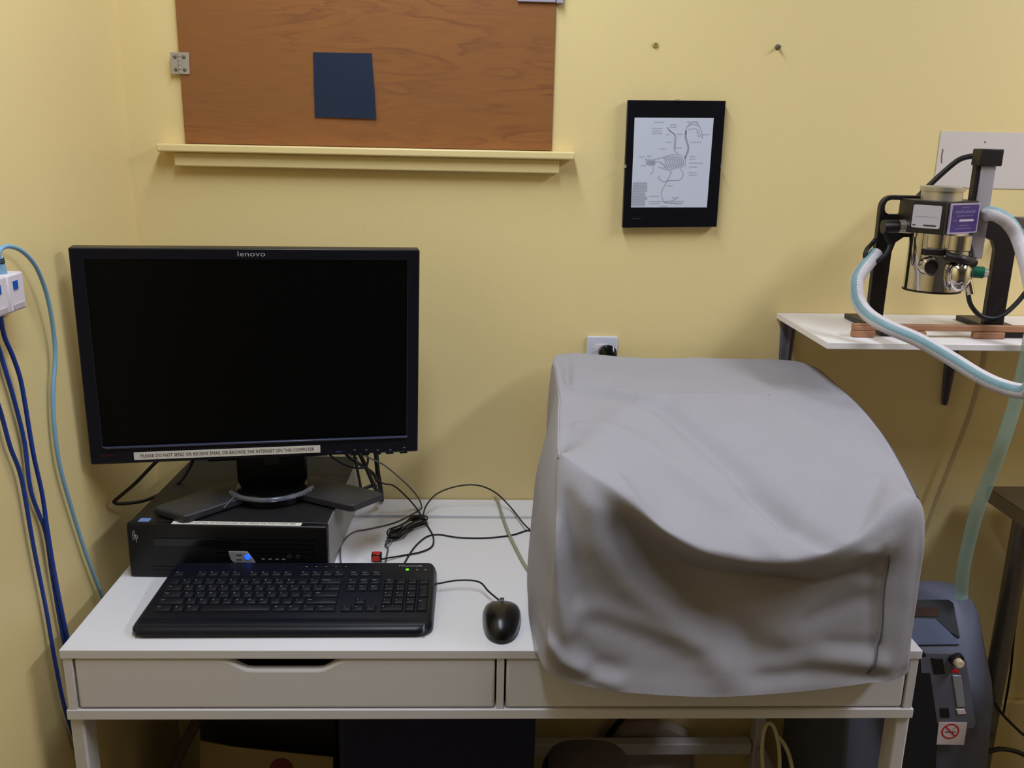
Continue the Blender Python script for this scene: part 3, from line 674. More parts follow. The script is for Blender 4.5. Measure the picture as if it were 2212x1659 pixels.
# loops and leads behind the monitor
cable('monitor_cable', [at(352, 985, y=-.27), at(330, 1005, y=-.27), at(290, 1046, y=-.27), at(252, 1078, y=-.27), at(247, 1085, y=-.268), at(262, 1088, y=-.262), at(310, 1082, y=-.235), at(352, 1064, y=-.20), at(390, 1038, y=-.17), at(412, 1005, y=-.15), at(425, 975, y=-.15)], .0032, 'wire', 'black cable loop hanging below the left end of the monitor')
cable('monitor_cable', [at(812, 955, y=-.05), at(813, 985, y=-.05), at(816, 1020, y=-.045), at(821, 1050, y=-.04), at(824, 1078, y=-.012), Vector((.415, .001, .70))+Vector((0, -.006, 0))], .0050, 'wire', 'thick black cable dropping straight behind the desk right of the monitor stand', group=None)
cable('monitor_cable', [at(735, 960, y=-.10), at(752, 985, y=-.10), at(778, 1003, y=-.095), at(805, 1022, y=-.08), at(814, 1040, y=-.055)], .0036, 'wire', 'short black lead slanting under the right of the monitor to the thick cable')
cable('monitor_cable', [at(768, 960, y=-.12), at(778, 982, y=-.12), at(792, 1012, y=-.11), at(806, 1045, y=-.085), at(816, 1066, y=-.062)], .0042, 'wire', 'black lead running steeply down below the monitor buttons')
cable('monitor_cable', [at(762, 965, y=-.14), at(768, 995, y=-.14), at(773, 1020, y=-.135), at(780, 1056, y=-.12)], .0026, 'wire', 'thin black lead beside the neck plate, nearest the stand')
cable('monitor_cable', [at(700, 970, y=-.13), at(722, 990, y=-.13), at(748, 1005, y=-.13), at(772, 1011, y=-.13), at(790, 1008, y=-.125), at(795, 992, y=-.12), at(790, 975, y=-.12)], .0022, 'wire', 'thin black cable sagging in a small loop under the monitor right half')
cable('monitor_cable', [at(775, 1062, y=-.10), at(795, 1052, y=-.09), at(812, 1048, y=-.075)], .0036, 'wire', 'short black lead from the stand arm tip back to the thick cable')

# ================================================================== LEFT WALL BOX AND CABLES
NB = thing('network_box', 'white double network socket box on the left wall', 'wall box', (XL, -.51, 1.235))
def wallp(px, py, off=0): p_ = at(px, py, x=XL+off); return p_
ya0 = wallp(56, 640, .03).y; z1_ = wallp(50, 585, .03).z; z0_ = wallp(58, 665, .03).z
wd_ = .046
for k in (0, 1):
    y1 = ya0-k*wd_
    m_ = MB().bb(XL+.0005, XL+.030, y1-wd_+.0006, y1, z0_, z1_).build('socket_module', 'ivory', NB, bevel=.003)
    MB().bb(XL+.030, XL+.0312, y1-.020-.012, y1-.020, z1_-.022, z1_-.010).build('blue_icon', 'bluetab', m_)
    MB().bb(XL+.030, XL+.0316, y1-.036, y1-.008, z0_+.003, z0_+.011).build('label_tab', 'ivoryd', m_, bevel=.0006)
G2 = 'dark blue network cables down the left wall'
def wc(lst, off=.012): return [wallp(px, py, off) for px, py in lst]
cable('network_cable', [wallp(-14, 600, .02)+Vector((0, 0, -.03))]+wc([(-3, 640), (1, 680), (9, 725), (27, 768), (43, 815), (53, 866), (72, 980), (91, 1067), (103, 1149), (119, 1245), (145, 1375), (172, 1480), (200, 1620), (230, 1900)], .014), .0032, 'bluecab', 'dark blue network cable nearest the monitor, straight under the wall box', group=G2)
cable('network_cable', [wallp(-20, 700, .02)]+wc([(0, 762), (13, 805), (31, 866), (53, 956), (67, 1062), (98, 1149), (113, 1245), (136, 1375), (160, 1480), (185, 1620), (215, 1900)], .008), .0032, 'bluecab', 'dark blue network cable in the middle, joining its neighbour lower down', group=G2)
cable('network_cable', [wallp(-30, 800, .02)]+wc([(0, 886), (22, 965), (46, 1033), (72, 1178), (99, 1313), (118, 1423), (140, 1530), (166, 1610), (190, 1700), (215, 1900), (240, 2150)], .01), .0032, 'bluecab', 'dark blue network cable on the far left, running alone beside the desk', group=G2)
LC = thing('patch_cable', 'light blue network cable arching from the wall box down behind the desk', 'cable', wallp(0, 590, .016))
MB().tube([wallp(-3, 578, .016), wallp(-4, 556, .018), wallp(2, 538, .02), wallp(20, 532, .022), wallp(48, 543, .022), wallp(75, 572, .022), wallp(95, 617, .02), wallp(108, 668, .018), wallp(117, 730, .014), wallp(119, 780, .012), wallp(114, 850, .010), wallp(118, 930, .010), wallp(130, 1010, .010), wallp(155, 1100, .010), wallp(185, 1195, .010), wallp(218, 1282, .012), wallp(240, 1340, .014)], .0032).build('cord', 'ltblue', LC)
b = MB(); P0 = wallp(3, 585, .016); P1 = wallp(-1, 556, .018); b.cyl(P0+Vector((0, 0, -.006)), P0.lerp(P1, .5), .0075, .006, n=12); b.cyl(P0.lerp(P1, .5), P1, .0058, .0045, n=12); b.build('connector_boot', 'ltblue', LC)
b = MB()
for k in range(3): c_ = P0.lerp(P1, .62+.14*k); b.cyl(c_, c_+(P1-P0).normalized()*.0012, .0063-.0004*k, n=12)
b.build('strain_ribs', 'wire', LC)

# ================================================================== FABRIC COVERED MACHINE
def fp(px, py, y): p_ = at(px, py, y=y); return (p_.x, p_.y, p_.z)
hem = [fp(1197, 1460, -.638), fp(1290, 1487, -.643), fp(1420, 1501, -.640), fp(1560, 1505, -.645), fp(1730, 1494, -.638), fp(1860, 1478, -.642), fp(1938, 1466, -.636),
       (1.276, -.616, .757), (1.275, -.42, .764), (1.273, -.22, .764), (1.268, -.075, .765), (1.12, -.058, .765), (.92, -.058, .765), (.775, -.075, .765), (.738, -.20, .764), (.716, -.36, .764), (.706, -.50, .764), (.716, -.612, .757)]
def lvl(z, fy_, lx, rx=1.283, dl=0):
    F = [(.737+dl, fy_[0]), (.835, fy_[1]), (.94, fy_[2]), (1.03, fy_[3]), (1.13, fy_[4]), (1.215, fy_[5]), (1.262, fy_[6])]
    out = [(x, y, z) for x, y in F]
    out += [(rx-.004, -.600, z), (rx, -.42, z), (rx, -.22, z), (rx-.008, -.068, z), (1.12, -.05, z), (.92, -.05, z), (.772, -.068, z), (lx[0], -.20, z), (lx[1], -.36, z), (lx[2], -.50, z), (lx[3], -.600, z)]
    return out
L1 = lvl(.80, (-.638, -.622, -.610, -.614, -.626, -.636, -.634), (.742, .713, .706, .722))
L2 = lvl(.875, (-.632, -.608, -.590, -.592, -.606, -.624, -.630), (.748, .716, .712, .728), dl=.004)
L3 = lvl(.93, (-.618, -.608, -.594, -.594, -.604, -.620, -.624), (.752, .724, .722, .734), dl=.006)
for i, zz_ in {1: .950, 2: .900, 3: .893, 4: .893, 5: .930, 6: .955, 0: .965}.items(): L3[i] = (L3[i][0], L3[i][1], zz_)
for i in range(7, 18): L3[i] = (L3[i][0], L3[i][1], .965 if i not in (7, 17) else .958)
crease = [fp(1212, 1000, -.572), fp(1325, 1062, -.622), fp(1450, 1160, -.655), fp(1560, 1207, -.668), fp(1720, 1214, -.666), fp(1850, 1168, -.650), fp(1968, 1082, -.612),
          (1.283, -.570, 1.000), (1.287, -.42, 1.050), (1.287, -.22, 1.074), (1.272, -.062, 1.080), (1.12, -.050, 1.082), (.92, -.050, 1.083), (.779, -.055, 1.090), (.762, -.20, 1.078), (.757, -.33, 1.066), (.748, -.44, 1.048), (.744, -.52, 1.030)]
def topz(x, y): return 1.088 - .045*max(0, (-y-.10)/.5)**2.2
med = []
for i, c_ in enumerate(crease):
    mx_ = min(1.12, max(.90, c_[0])); med.append((mx_, -.30, topz(mx_, -.30)))
def mix(a, b_, t): return tuple(a[k]*(1-t)+b_[k]*t for k in range(3))
L5 = []; L6 = []; L7 = []
for i, c_ in enumerate(crease):
    m_ = med[i]
    def sub(t):
        p_ = mix(c_, m_, t); base = c_[2]+(m_[2]-c_[2])*(1-(1-t)**1.7 if i not in (0, 6) else 1-(1-t)**1.4)
        return (p_[0], p_[1], base)
    L5.append(sub(.14)); L6.append(sub(.45)); L7.append(sub(.8))
LV = [hem, L1, L2, L3, crease, L5, L6, L7, med]
cols = [catmull(l, 9, closed=True) for l in LV]
NC = len(cols[0]); strips = []
for j in range(NC): strips.append(catmull([cols[i][j] for i in range(len(LV))], 8))
rings_ = [[strips[j][i].copy() for j in range(NC)] for i in range(len(strips[0]))]
NR = len(rings_)
for it in range(90):            # relax the top so that it lies as one stretched sheet
    new = [[p.copy() for p in r] for r in rings_]
    for i in range(36, NR-1):
        for j in range(NC):
            new[i][j] = (rings_[i-1][j]+rings_[i+1][j]+rings_[i][j-1]+rings_[i][(j+1) % NC])*.25
    if True:
        P_r = rings_[-2]; mx0 = sum(p.x for p in P_r)/NC; mz0 = sum(p.z for p in P_r)/NC
        sl_ = sum((p.x-mx0)*(p.z-mz0) for p in P_r)/sum((p.x-mx0)**2 for p in P_r)
        for j in range(NC): new[-1][j] = Vector((rings_[-1][j].x, -.30, mz0+sl_*(rings_[-1][j].x-mx0)+.0008))
    for j in range(0):
        x_ = rings_[-1][j].x; zz_ = [rings_[-2][k].z for k in range(NC) if abs(rings_[-1][k].x-x_) < .02]
        new[-1][j].z = sum(zz_)/len(zz_)+.0012
    rings_ = new
def pl(*pts): return [Vector((at(x, y, y=-.635).x, at(x, y, y=-.635).z)) for x, y in pts]
def dseg(p, a, b_):
    ab = b_-a; t = max(0, min(1, (p-a).dot(ab)/ab.dot(ab))); return (p-(a+ab*t)).length, t
folds = [  # polyline, width, height (outwards), only for the front panel
 (pl((1270, 1090), (1300, 1180), (1360, 1270), (1470, 1360), (1570, 1440)), .028, .017),
 (pl((1400, 1140), (1450, 1230), (1560, 1330), (1620, 1420)), .032, -.014),
 (pl((1500, 1330), (1620, 1400), (1750, 1440)), .018, -.006),
 (pl((1690, 1380), (1740, 1310), (1800, 1240), (1900, 1180)), .026, .012),
 (pl((1180, 1380), (1215, 1420), (1290, 1455), (1330, 1470)), .010, .014),
 (pl((1235, 1390), (1280, 1440), (1330, 1455)), .014, -.012),
 (pl((1235, 1090), (1245, 1200), (1250, 1300)), .010, -.010),
 (pl((1195, 1150), (1205, 1280), (1225, 1380), (1260, 1430)), .012, .011),
 (pl((1640, 1440), (1800, 1425), (1900, 1430)), .012, .007),
 (pl((1640, 1465), (1800, 1455), (1900, 1460)), .010, -.006),
 (pl((1750, 1350), (1880, 1300)), .010, -.006), (pl((1790, 1395), (1890, 1392)), .008, -.005),
 (pl((1300, 1320), (1420, 1370), (1520, 1400)), .010, .004), (pl((1280, 1350), (1400, 1400), (1500, 1430)), .009, -.004),
 (pl((1860, 1180), (1905, 1200)), .008, .003), (pl((1850, 1250), (1905, 1255)), .008, -.003), (pl((1900, 1150), (1880, 1460)), .006, -.004),
]
def pt(*pts): return [Vector((p_.x, p_.y)) for p_ in (at(x, y, z=1.03) for x, y in pts)]
tfolds = [(pt((1250, 890), (1420, 930), (1600, 1010), (1700, 1050)), .018, -.014), (pt((1250, 960), (1400, 990), (1560, 1040)), .018, .009),
          (pt((1620, 1025), (1740, 1065), (1830, 1090)), .010, -.013), (pt((1650, 1070), (1780, 1125)), .013, .008),
          (pt((1330, 1040), (1460, 1110), (1550, 1190)), .012, .008), (pt((1790, 1190), (1840, 1100), (1900, 1020)), .013, -.011), (pt((1860, 1130), (1940, 1070)), .013, .009),
          (pt((1205, 800), (1222, 850), (1225, 885)), .007, -.010), (pt((1480, 1100), (1560, 1150)), .02, -.004)]
from mathutils import noise as mnoise
for ri, r_ in enumerate(rings_):
    lev = ri/8
    for p_ in r_:
        if p_.y < -.56 and lev < 4.0:
            wgt = min(1, (-.56-p_.y)/.03)*min(1, (4.0-lev)/.5)*min(1, lev/.35+.35); q2 = Vector((p_.x, p_.z)); d_ = 0
            for poly, wd, am in folds:
                best = 9; 
                for k in range(len(poly)-1):
                    dd, tt = dseg(q2, poly[k], poly[k+1]); best = min(best, dd)
                d_ += am*math.exp(-(best/wd)**2)
            p_.y -= d_*wgt
            if p_.y > -.604 and p_.z < .765: p_.y = -.604
        if lev > 4.0:
            wgt = min(1, (lev-4.0)/.5); q2 = Vector((p_.x, p_.y)); d_ = 0
            for poly, wd, am in tfolds:
                best = 9
                for k in range(len(poly)-1):
                    dd, tt = dseg(q2, poly[k], poly[k+1]); best = min(best, dd)
                d_ += am*math.exp(-(best/wd)**2)
            p_.z += d_*wgt
        nz = mnoise.noise(p_*9)*.0025+mnoise.noise(p_*24)*.0010
        if .3 < lev < 4.2: p_.y += nz if p_.y < -.5 else 0; p_.x += nz if p_.y >= -.5 else 0
        else: p_.z += nz if lev > 1 else 0
CV = thing('covered_machine', 'machine hidden under a draped grey fabric dust cover on the desk', 'dust cover', (1.0, -.34, .7605))
b = MB(); b.rings(rings_, caps=False); b.bm.verts.ensure_lookup_table()
bmesh.ops.remove_doubles(b.bm, verts=[v for v in b.bm.verts if abs(v.co.y+.30) < .002 and .89 < v.co.x < 1.13 and v.co.z > 1.0], dist=.004)
cvo = b.build('fabric_cover', 'cover', CV)
sm = cvo.modifiers.new('smooth', 'SUBSURF'); sm.levels = 1; sm.render_levels = 1
def seam(js, i0, i1, off, mname, r_=.0009):
    return [rings_[i][js]+off for i in range(i0, i1)]
jR = 9*6; jL = 0
b = MB(); b.tube([rings_[i][jR-8]+Vector((0, -.0016, 0)) for i in range(2, 25)], .0011, n=6, sub=2); b.build('front_seam', 'seam', CV)['label'] = 'dark stitched seam down the right front corner'
b = MB(); b.tube([rings_[33][j % NC]+Vector((0, 0, .0006)) for j in range(jR+3, 9*10, 1)], .0009, n=6, sub=2); b.build('top_seam', 'seam', CV)
b = MB(); b.tube([rings_[33][j % NC]+Vector((0, 0, .0006)) for j in range(9*13+3, 9*18, 1)], .0010, n=6, sub=2); b.build('top_seam', 'seaml', CV)
# the machine itself fills the inside (keeps light from passing through)
MB().bb(.785, 1.255, -.53, -.085, .7606, .90).build('machine_body', 'dbox', CV, bevel=.02)

# ================================================================== VAPORIZER ON ITS STAND
VS = thing('vaporizer_stand', 'black carrying stand holding the chrome vaporizer on the wall shelf', 'stand', (1.48, -.14, SHZ+.0005))
YF = -.14
def vp(px, py, y=YF): p_ = at(px, py, y=y); return (p_.x, p_.z)
def arc(cx, cz_, r_, a0, a1, n=6): return [(cx+r_*math.cos(math.radians(a0+(a1-a0)*k/n)), cz_+r_*math.sin(math.radians(a0+(a1-a0)*k/n))) for k in range(n+1)]
xo, xi = 1.357, 1.388; zt = 1.424; zi = 1.350
zfoot = SHZ+.010
# left half plate with handle slot, built from convex pieces
sl = (vp(1907, 462), vp(1975, 432)); sx0, sx1 = sl[0][0], 1.425; sz0, sz1 = sl[0][1], sl[1][1]
def plate(poly): 
    b = MB(); b.prism(poly, lambda u, v, k: Vector((u, YF-.007 if k == 0 else YF+.007, v))); return b
b = MB(); F_ = lambda u, v, k: Vector((u, YF-.007 if k == 0 else YF+.007, v))
out_l = arc(xo+.022, zt-.022, .022, 180, 90)
b.prism([(xo+.002, zfoot), (xi, zfoot), (xi+.001, zi-.03), (xi+.006, zi-.012), (xi+.020, zi-.002), (1.50, zi), (1.50, sz0), (sx0+.008, sz0), (sx0+.002, sz0+.004), (sx0, sz0+.010), (sx0, sz1-.010), (sx0+.003, sz1-.003), (sx0+.010, sz1), (1.50, sz1), (1.50, zt)] + list(reversed(out_l)), F_)
b.build('left_frame', 'vblack', VS, bevel=.0012)
xr0, xr1 = 1.586, 1.624
b = MB(); out_r = arc(xr1-.055, 1.392-.055, .055, 90, 0)
b.prism([(1.50, zi), (xr0-.022, zi), (xr0-.008, zi-.006), (xr0, zi-.022), (xr0, zfoot), (xr1, zfoot)] + list(reversed(out_r)) + [(1.50, 1.392)], F_)
b.build('right_frame', 'vblack', VS, bevel=.0012)
for (x0_, x1_) in ((1.352, 1.392), (1.580, 1.640)):
    MB().bb(x0_, x1_, -.226, -.052, SHZ+.0004, SHZ+.010).build('foot', 'vblack', VS, bevel=.001)

VZ = thing('vaporizer', 'chrome anaesthetic vaporizer with purple and white plates on the black stand', 'vaporizer', (1.48, YF-.05, 1.245))
yc = YF-.052
cxl = at(2015, 600, y=yc).x
def zc_(py, px=2015, y=yc): return at(px, py, y=y).z
rC = .049
zb_ = at(2015, 634, y=yc-rC).z; zbt = at(2015, 505, y=yc-rC).z
b = MB(); b.lathe((cxl, yc, zb_), (0, 0, 1), [(rC*.96, 0), (rC, .002), (rC, zbt-zb_)], n=64); b.build('canister', 'chrome', VZ)
MB().lathe((cxl, yc, zb_-.0015), (0, 0, 1), [(rC+.0012, 0), (rC+.0012, .003)], n=64).build('base_ring', 'vblack', VZ)
# hexagonal control box, two faces meeting at the front
yb0 = YF-.0075
L0 = at(1969, 470, y=yb0-.055); Cc = at(2041, 470, y=yb0-.098); R0 = at(2110, 470, y=yb0-.050)
ztp = at(2041, 436, y=yb0-.098).z; zbo = at(2041, 508, y=yb0-.098).z
hexp = [(L0.x, yb0), (L0.x, L0.y), (Cc.x, Cc.y), (R0.x, R0.y), (R0.x+.002, yb0)]
b = MB(); b.prism(hexp, lambda u, v, k: Vector((u, v, zbo if k == 0 else ztp))); cb = b.build('control_housing', 'vblack', VZ, bevel=.0012)
def face_xf(A, Bp, off):
    d = Vector((Bp.x-A.x, Bp.y-A.y, 0)); wd = d.length; d.normalize(); nrm = Vector((d.y, -d.x, 0))
    Mx = Matrix(((d.x, 0, nrm.x, A.x+nrm.x*off), (d.y, 0, nrm.y, A.y+nrm.y*off), (0, 1, 0, 0), (0, 0, 0, 1))); return Mx, wd
Mx, wd = face_xf(L0, Cc, .0002); hgt = ztp-zbo; zm = (ztp+zbo)/2+.001
b = MB(Mx); b.prism(rrect(wd*.86, hgt*.70, .003, 4, wd*.46, zm), lambda u, v, k: Vector((u, v, .001 if k == 0 else 0)))
wl = b.build('white_plate', 'vwhite', VZ); wl['label'] = 'white printed plate on the left face'
b = MB(); z0q = zm-hgt*.35
b2 = MB(Mx); b2.bb(wd*.12, wd*.78, zm-.0005, zm+.0008, .0010, .0013); b2.bb(wd*.40, wd*.78, z0q+.0035, z0q+.0062, .0010, .0013, mi=1); b2.bb(wd*.06, wd*.16, z0q+.0035, z0q+.0055, .0010, .0013, mi=1); b2.build('plate_print', ['sketch', 'ink'], wl)
Mx, wd = face_xf(Cc, R0, .0002)
b = MB(Mx); b.bb(wd*.10, wd*1.02, zbo+.001, ztp-.003, 0, .0030); pl_ = b.build('purple_plate', 'lilac', VZ, bevel=.0008); pl_['label'] = 'purple plate with silver rim on the right face'
b = MB(Mx); b.bb(wd*.155, wd*.965, zbo+.004, ztp-.006, .0030, .0034); pf = b.build('plate_field', 'purple', pl_)
b = MB(); zq0, zq1 = zbo+.004, ztp-.006
for txt, fr, sz, ww in (('USE ONLY', .90, .0034, .30), ('ISOFLURANE', .745, .0062, .74), ('VAPORIZER FOR USE ONLY', .60, .003, .62), ('S/N', .43, .0036, .12), ('CAUTION', .24, .003, .35), ('SEE OPERATION MANUAL', .13, .003, .60)):
    text_mb(b, txt, sz, Mx @ T(wd*(.56 if txt != 'S/N' else .26), zq0+(zq1-zq0)*fr, .0037), width=wd*.81*ww)
b.build('plate_lettering', 'ltext', pf)
MB(Mx).bb(wd*.40, wd*.84, zq0+(zq1-zq0)*.39, zq0+(zq1-zq0)*.47, .0034, .0038).build('serial_strip', 'vwhite', pf)
# dial on top
kd = at(2034, 425, y=yb0-.045); rd = .0345
b = MB(); b.lathe((kd.x, yb0-.045, ztp), (0, 0, 1), [(rd, 0), (rd, .016), (rd+.003, .0165), (rd+.0035, .023), (rd+.002, .0245), (.01, .0250)], n=48); b.build('dial', 'satin', VZ)['label'] = 'satin metal control dial on top'
b = MB()
for k in range(40):
    a = 2*PI*k/40; b.cyl((kd.x+(rd+.0005)*math.cos(a), yb0-.045+(rd+.0005)*math.sin(a), ztp+.0165), (kd.x+(rd+.0005)*math.cos(a), yb0-.045+(rd+.0005)*math.sin(a), ztp+.0235), .0027, n=6)
b.build('dial_grip', 'satin', VZ)
# outlet ring with dark bore, dark tab above
pr = at(2011, 577, y=yc-rC-.012)
b = MB(); b.lathe((pr.x, yc-rC+.004, pr.z), (0, -1, 0), [(.0165, 0), (.0165, .016), (.0150, .018), (.0125, .0175), (.0122, .012)], n=40, caps=False); b.build('outlet_ring', 'chrome', VZ)
MB().lathe((pr.x, yc-rC+.004, pr.z), (0, -1, 0), [(.0123, 0), (.0123, .0125), (.001, .0126)], n=32).build('outlet_bore', 'vblack', VZ)
pr2 = at(2018, 546, y=yc-rC-.004); MB().bb(pr2.x-.017, pr2.x+.018, yc-rC-.005, yc-rC+.010, pr2.z-.005, pr2.z+.006).build('name_tab', 'vblack', VZ, bevel=.001)
# filler neck and glass window at right front
c1 = at(2066, 530, y=yc-.050); b = MB(); b.lathe((c1.x, yc-.050, at(2066, 556, y=yc-.05).z), (0, 0, 1), [(.020, 0), (.021, .004), (.021, .012), (.0235, .014), (.0235, zbo-at(2066, 556, y=yc-.05).z)], n=32); b.build('filler_neck', 'chrome', VZ)
c2 = at(2070, 560, y=yc-.058); b = MB(); b.tube([c2+Vector((-.022, 0, .006)), c2+Vector((0, -.012, .001)), c2+Vector((.022, -.002, -.004)), c2+Vector((.030, 0, -.004))], .0085, n=14); b.build('filler_clamp', 'vblack', VZ)
c3 = at(2074, 596, y=yc-.058); b = MB(); b.lathe((c3.x-.003, yc-.058, c3.z-.026), (0, 0, 1), [(.010, 0), (.017, .006), (.021, .020), (.020, .040), (.016, .046)], n=28); b.build('sight_glass', 'chrome', VZ)
c4 = at(2088, 620, y=yc-.062); MB().cyl(c4+Vector((0, 0, .012)), c4+Vector((.006, -.008, -.012)), .008, .006, n=18).build('drain_valve', 'chrome', VZ)
g0, g1 = at(2100, 587, y=yc-.055), at(2124, 589, y=yc-.060)
MB().cyl(g0, g1, .0105, n=22).build('green_cap', 'green', VZ)['label'] = 'green filler cap'
MB().cyl(g1, g1+(g1-g0).normalized()*.008, .0085, .007, n=22).build('cap_end', 'clear', VZ)
# inlet elbow on the left
e0, e1 = at(1972, 489, y=yb0-.030), at(1940, 489, y=yb0-.030)
MB().cyl(e0, e1, .0130, .0115, n=24).build('inlet_fitting', 'satin', VZ)
MB().cyl(e1, at(1907, 490, y=yb0-.030), .0115, .0125, n=24).build('inlet_elbow', 'vblack', VZ)
w0 = at(1972, 515, y=yc-.03)
MB().tube([at(1976, 512, y=yc-.045), at(1979, 540, y=yc-.045), at(1975, 562, y=yc-.045), at(1970, 572, y=yc-.045), at(1969, 540, y=yc-.045), at(1971, 512, y=yc-.045)], .0007, n=6).build('tag_wire', 'wire', VZ)

# black hoses and flow meter
yh = YF-.035
tag(MB().tube([at(1912, 495, y=yb0-.03), at(1916, 515, y=yh), at(1922, 528, y=yh), at(1914, 548, y=yh-.005), at(1898, 562, y=yh-.008), at(1880, 566, y=yh-.006), at(1869, 556, y=yh), at(1872, 540, y=yh+.005), at(1884, 526, y=YF-.014), at(1893, 515, y=YF-.014)], .0042, sub=6).build('black_hose', 'wire'), 'short black hose looping round the left leg of the vaporizer stand', 'hose', 'black rubber hoses')
tag(MB().tube([at(2112, 337, y=YF+.01), at(2095, 338, y=YF+.015), at(2072, 345, y=YF+.018), at(2045, 366, y=YF+.02), at(2010, 398, y=YF+.022), at(1978, 430, y=YF+.022), at(1955, 452, y=YF+.022), at(1940, 470, y=YF+.022), at(1935, 490, y=YF+.022)], .0050, sub=6).build('black_hose', 'wire'), 'black hose rising from the stand handle to the flow meter top', 'hose', 'black rubber hoses')
tag(MB().tube([at(2092, 520, y=yb0-.01), at(2100, 555, y=yh-.06), at(2098, 580, y=yh-.04), at(2092, 610, y=yh-.02), at(2092, 640, y=yh-.01), at(2099, 662, y=yh), at(2118, 682, y=yh), at(2145, 688, y=yh-.003), at(2170, 678, y=yh-.003), at(2196, 655, y=yh), at(2216, 630, y=yh), at(2240, 590, y=yh)], .0044, sub=6).build('black_hose', 'wire'), 'black hose curving low in front of the right leg of the stand', 'hose', 'black rubber hoses')
FM = thing('flow_meter', 'tall clear flow meter tube with black top block beside the vaporizer', 'flow meter', (1.56, YF-.03, 1.305))
yf = YF-.024
t0 = at(2133, 340, y=yf); z_t = t0.z+.014
MB().bb(t0.x-.0205, t0.x+.0205, yf-.016, yf+.016, t0.z-.015, t0.z+.015).build('top_block', 'vblack', FM, bevel=.002)
tb = at(2112, 558, y=yf)
MB().bb(t0.x-.012, t0.x+.014, yf-.010, yf+.010, tb.z, t0.z-.015).build('meter_tube', 'glasst', FM, bevel=.002)['label'] = 'translucent meter body'
MB().cyl((t0.x, yf, tb.z+.004), (t0.x, yf, t0.z-.02), .0035, n=12).build('bore', 'vwhite', FM)
MB().bb(t0.x-.0205, t0.x-.0125, yf-.006, yf+.008, at(2100, 440, y=yf).z, t0.z-.015).build('back_strip', 'vblack', FM)

# wooden block trivet
TV = thing('wooden_rack', 'reddish wooden slat rack lying in front of the vaporizer stand', 'wooden rack', (1.5, -.20, SHZ+.0005))
yr = -.236
def txp(px): return at(px, 705, y=yr).x
MB().bb(txp(1845), 1.78, yr, yr+.014, SHZ+.0125, SHZ+.0235).build('slat', 'cwood', TV, bevel=.0015)
for (p0_, p1_) in ((1843, 1891), (1962, 2002), (2106, 2172)):
    MB().bb(txp(p0_), txp(p1_), yr-.004, yr+.010, SHZ+.0005, SHZ+.0123).build('block', 'cwood', TV, bevel=.0015)
MB().bb(txp(1844), txp(1890), yr-.004, yr+.012, SHZ+.0125, SHZ+.0205).build('end_block', 'cwood', TV, bevel=.0015)

# corrugated hoses
def hose(name, pts, r, mats, label, sub, stripe=None, n=20):
    mif = (lambda i, j: 1 if stripe and j in stripe else 0)
    return tag(MB().tube(pts, r, n=n, sub=sub, rib=.028, mif=mif).build(name, mats), label, 'hose')
hose('corrugated_hose', [at(1893, 548, y=-.160), at(1878, 566, y=-.178), at(1861, 588, y=-.198), at(1851, 610, y=-.215), at(1854, 648, y=-.235), at(1876, 680, y=-.265), at(1920, 707, y=-.31), at(1985, 735, y=-.345), at(2050, 772, y=-.375), at(2115, 812, y=-.41), at(2165, 835, y=-.44), at(2212, 846, y=-.47), at(2290, 850, y=-.50), (1.86, -.50, 1.02), (2.02, -.46, .93), (2.14, -.40, .855), (2.26, -.34, .846), (2.36, -.30, .846)], .0122, ['hosew', 'hoseb'], 'white corrugated hose with blue stripe sweeping across the shelf front', 26, stripe=(6, 7, 8))
hose('corrugated_hose', [at(2132, 462, y=YF-.035), at(2150, 463, y=YF-.055), at(2175, 478, y=YF-.055), at(2195, 505, y=YF-.055), at(2210, 545, y=YF-.08), at(2224, 600, y=YF-.12), at(2236, 680, y=-.303), at(2224, 742, y=-.304)], .0125, ['hosew', 'hoseb'], 'pale corrugated hose arching over the right shoulder of the stand', 20, stripe=(12, 13, 14))
hose('corrugated_hose', [at(2223, 744, y=-.304), at(2208, 815, y=-.302), at(2190, 880, y=-.30), at(2166, 955, y=-.30), at(2138, 1030, y=-.29), at(2112, 1100, y=-.28), at(2092, 1175, y=-.27), at(2080, 1235, y=-.265), at(2076, 1290, y=-.26)], .0118, ['hosesh', 'hosesh'], 'translucent corrugated hose, toned for shade, dropping to the grey concentrator', 26)
tag(MB().tube([at(2128, 752, y=-.03), at(2122, 790, y=-.03), at(2108, 850, y=-.03), at(2085, 920, y=-.03), at(2050, 1010, y=-.03), at(2015, 1100, y=-.03), at(1985, 1190, y=-.03), at(1960, 1270, y=-.03), at(1950, 1330, y=-.03)], lambda t: .0068-.0040*t, n=12).build('clear_tube', 'tubec'), 'thin clear tube slanting down the wall behind the grey cover', 'tube')
g_ = at(2203, 480, y=-.03)
tag(MB().bb(g_.x-.004, g_.x+.06, -.06, -.001, g_.z-.010, g_.z+.009).build('wall_clamp', 'bracket', bevel=.002), 'small grey wall clamp at the right edge above the shelf', 'clamp')

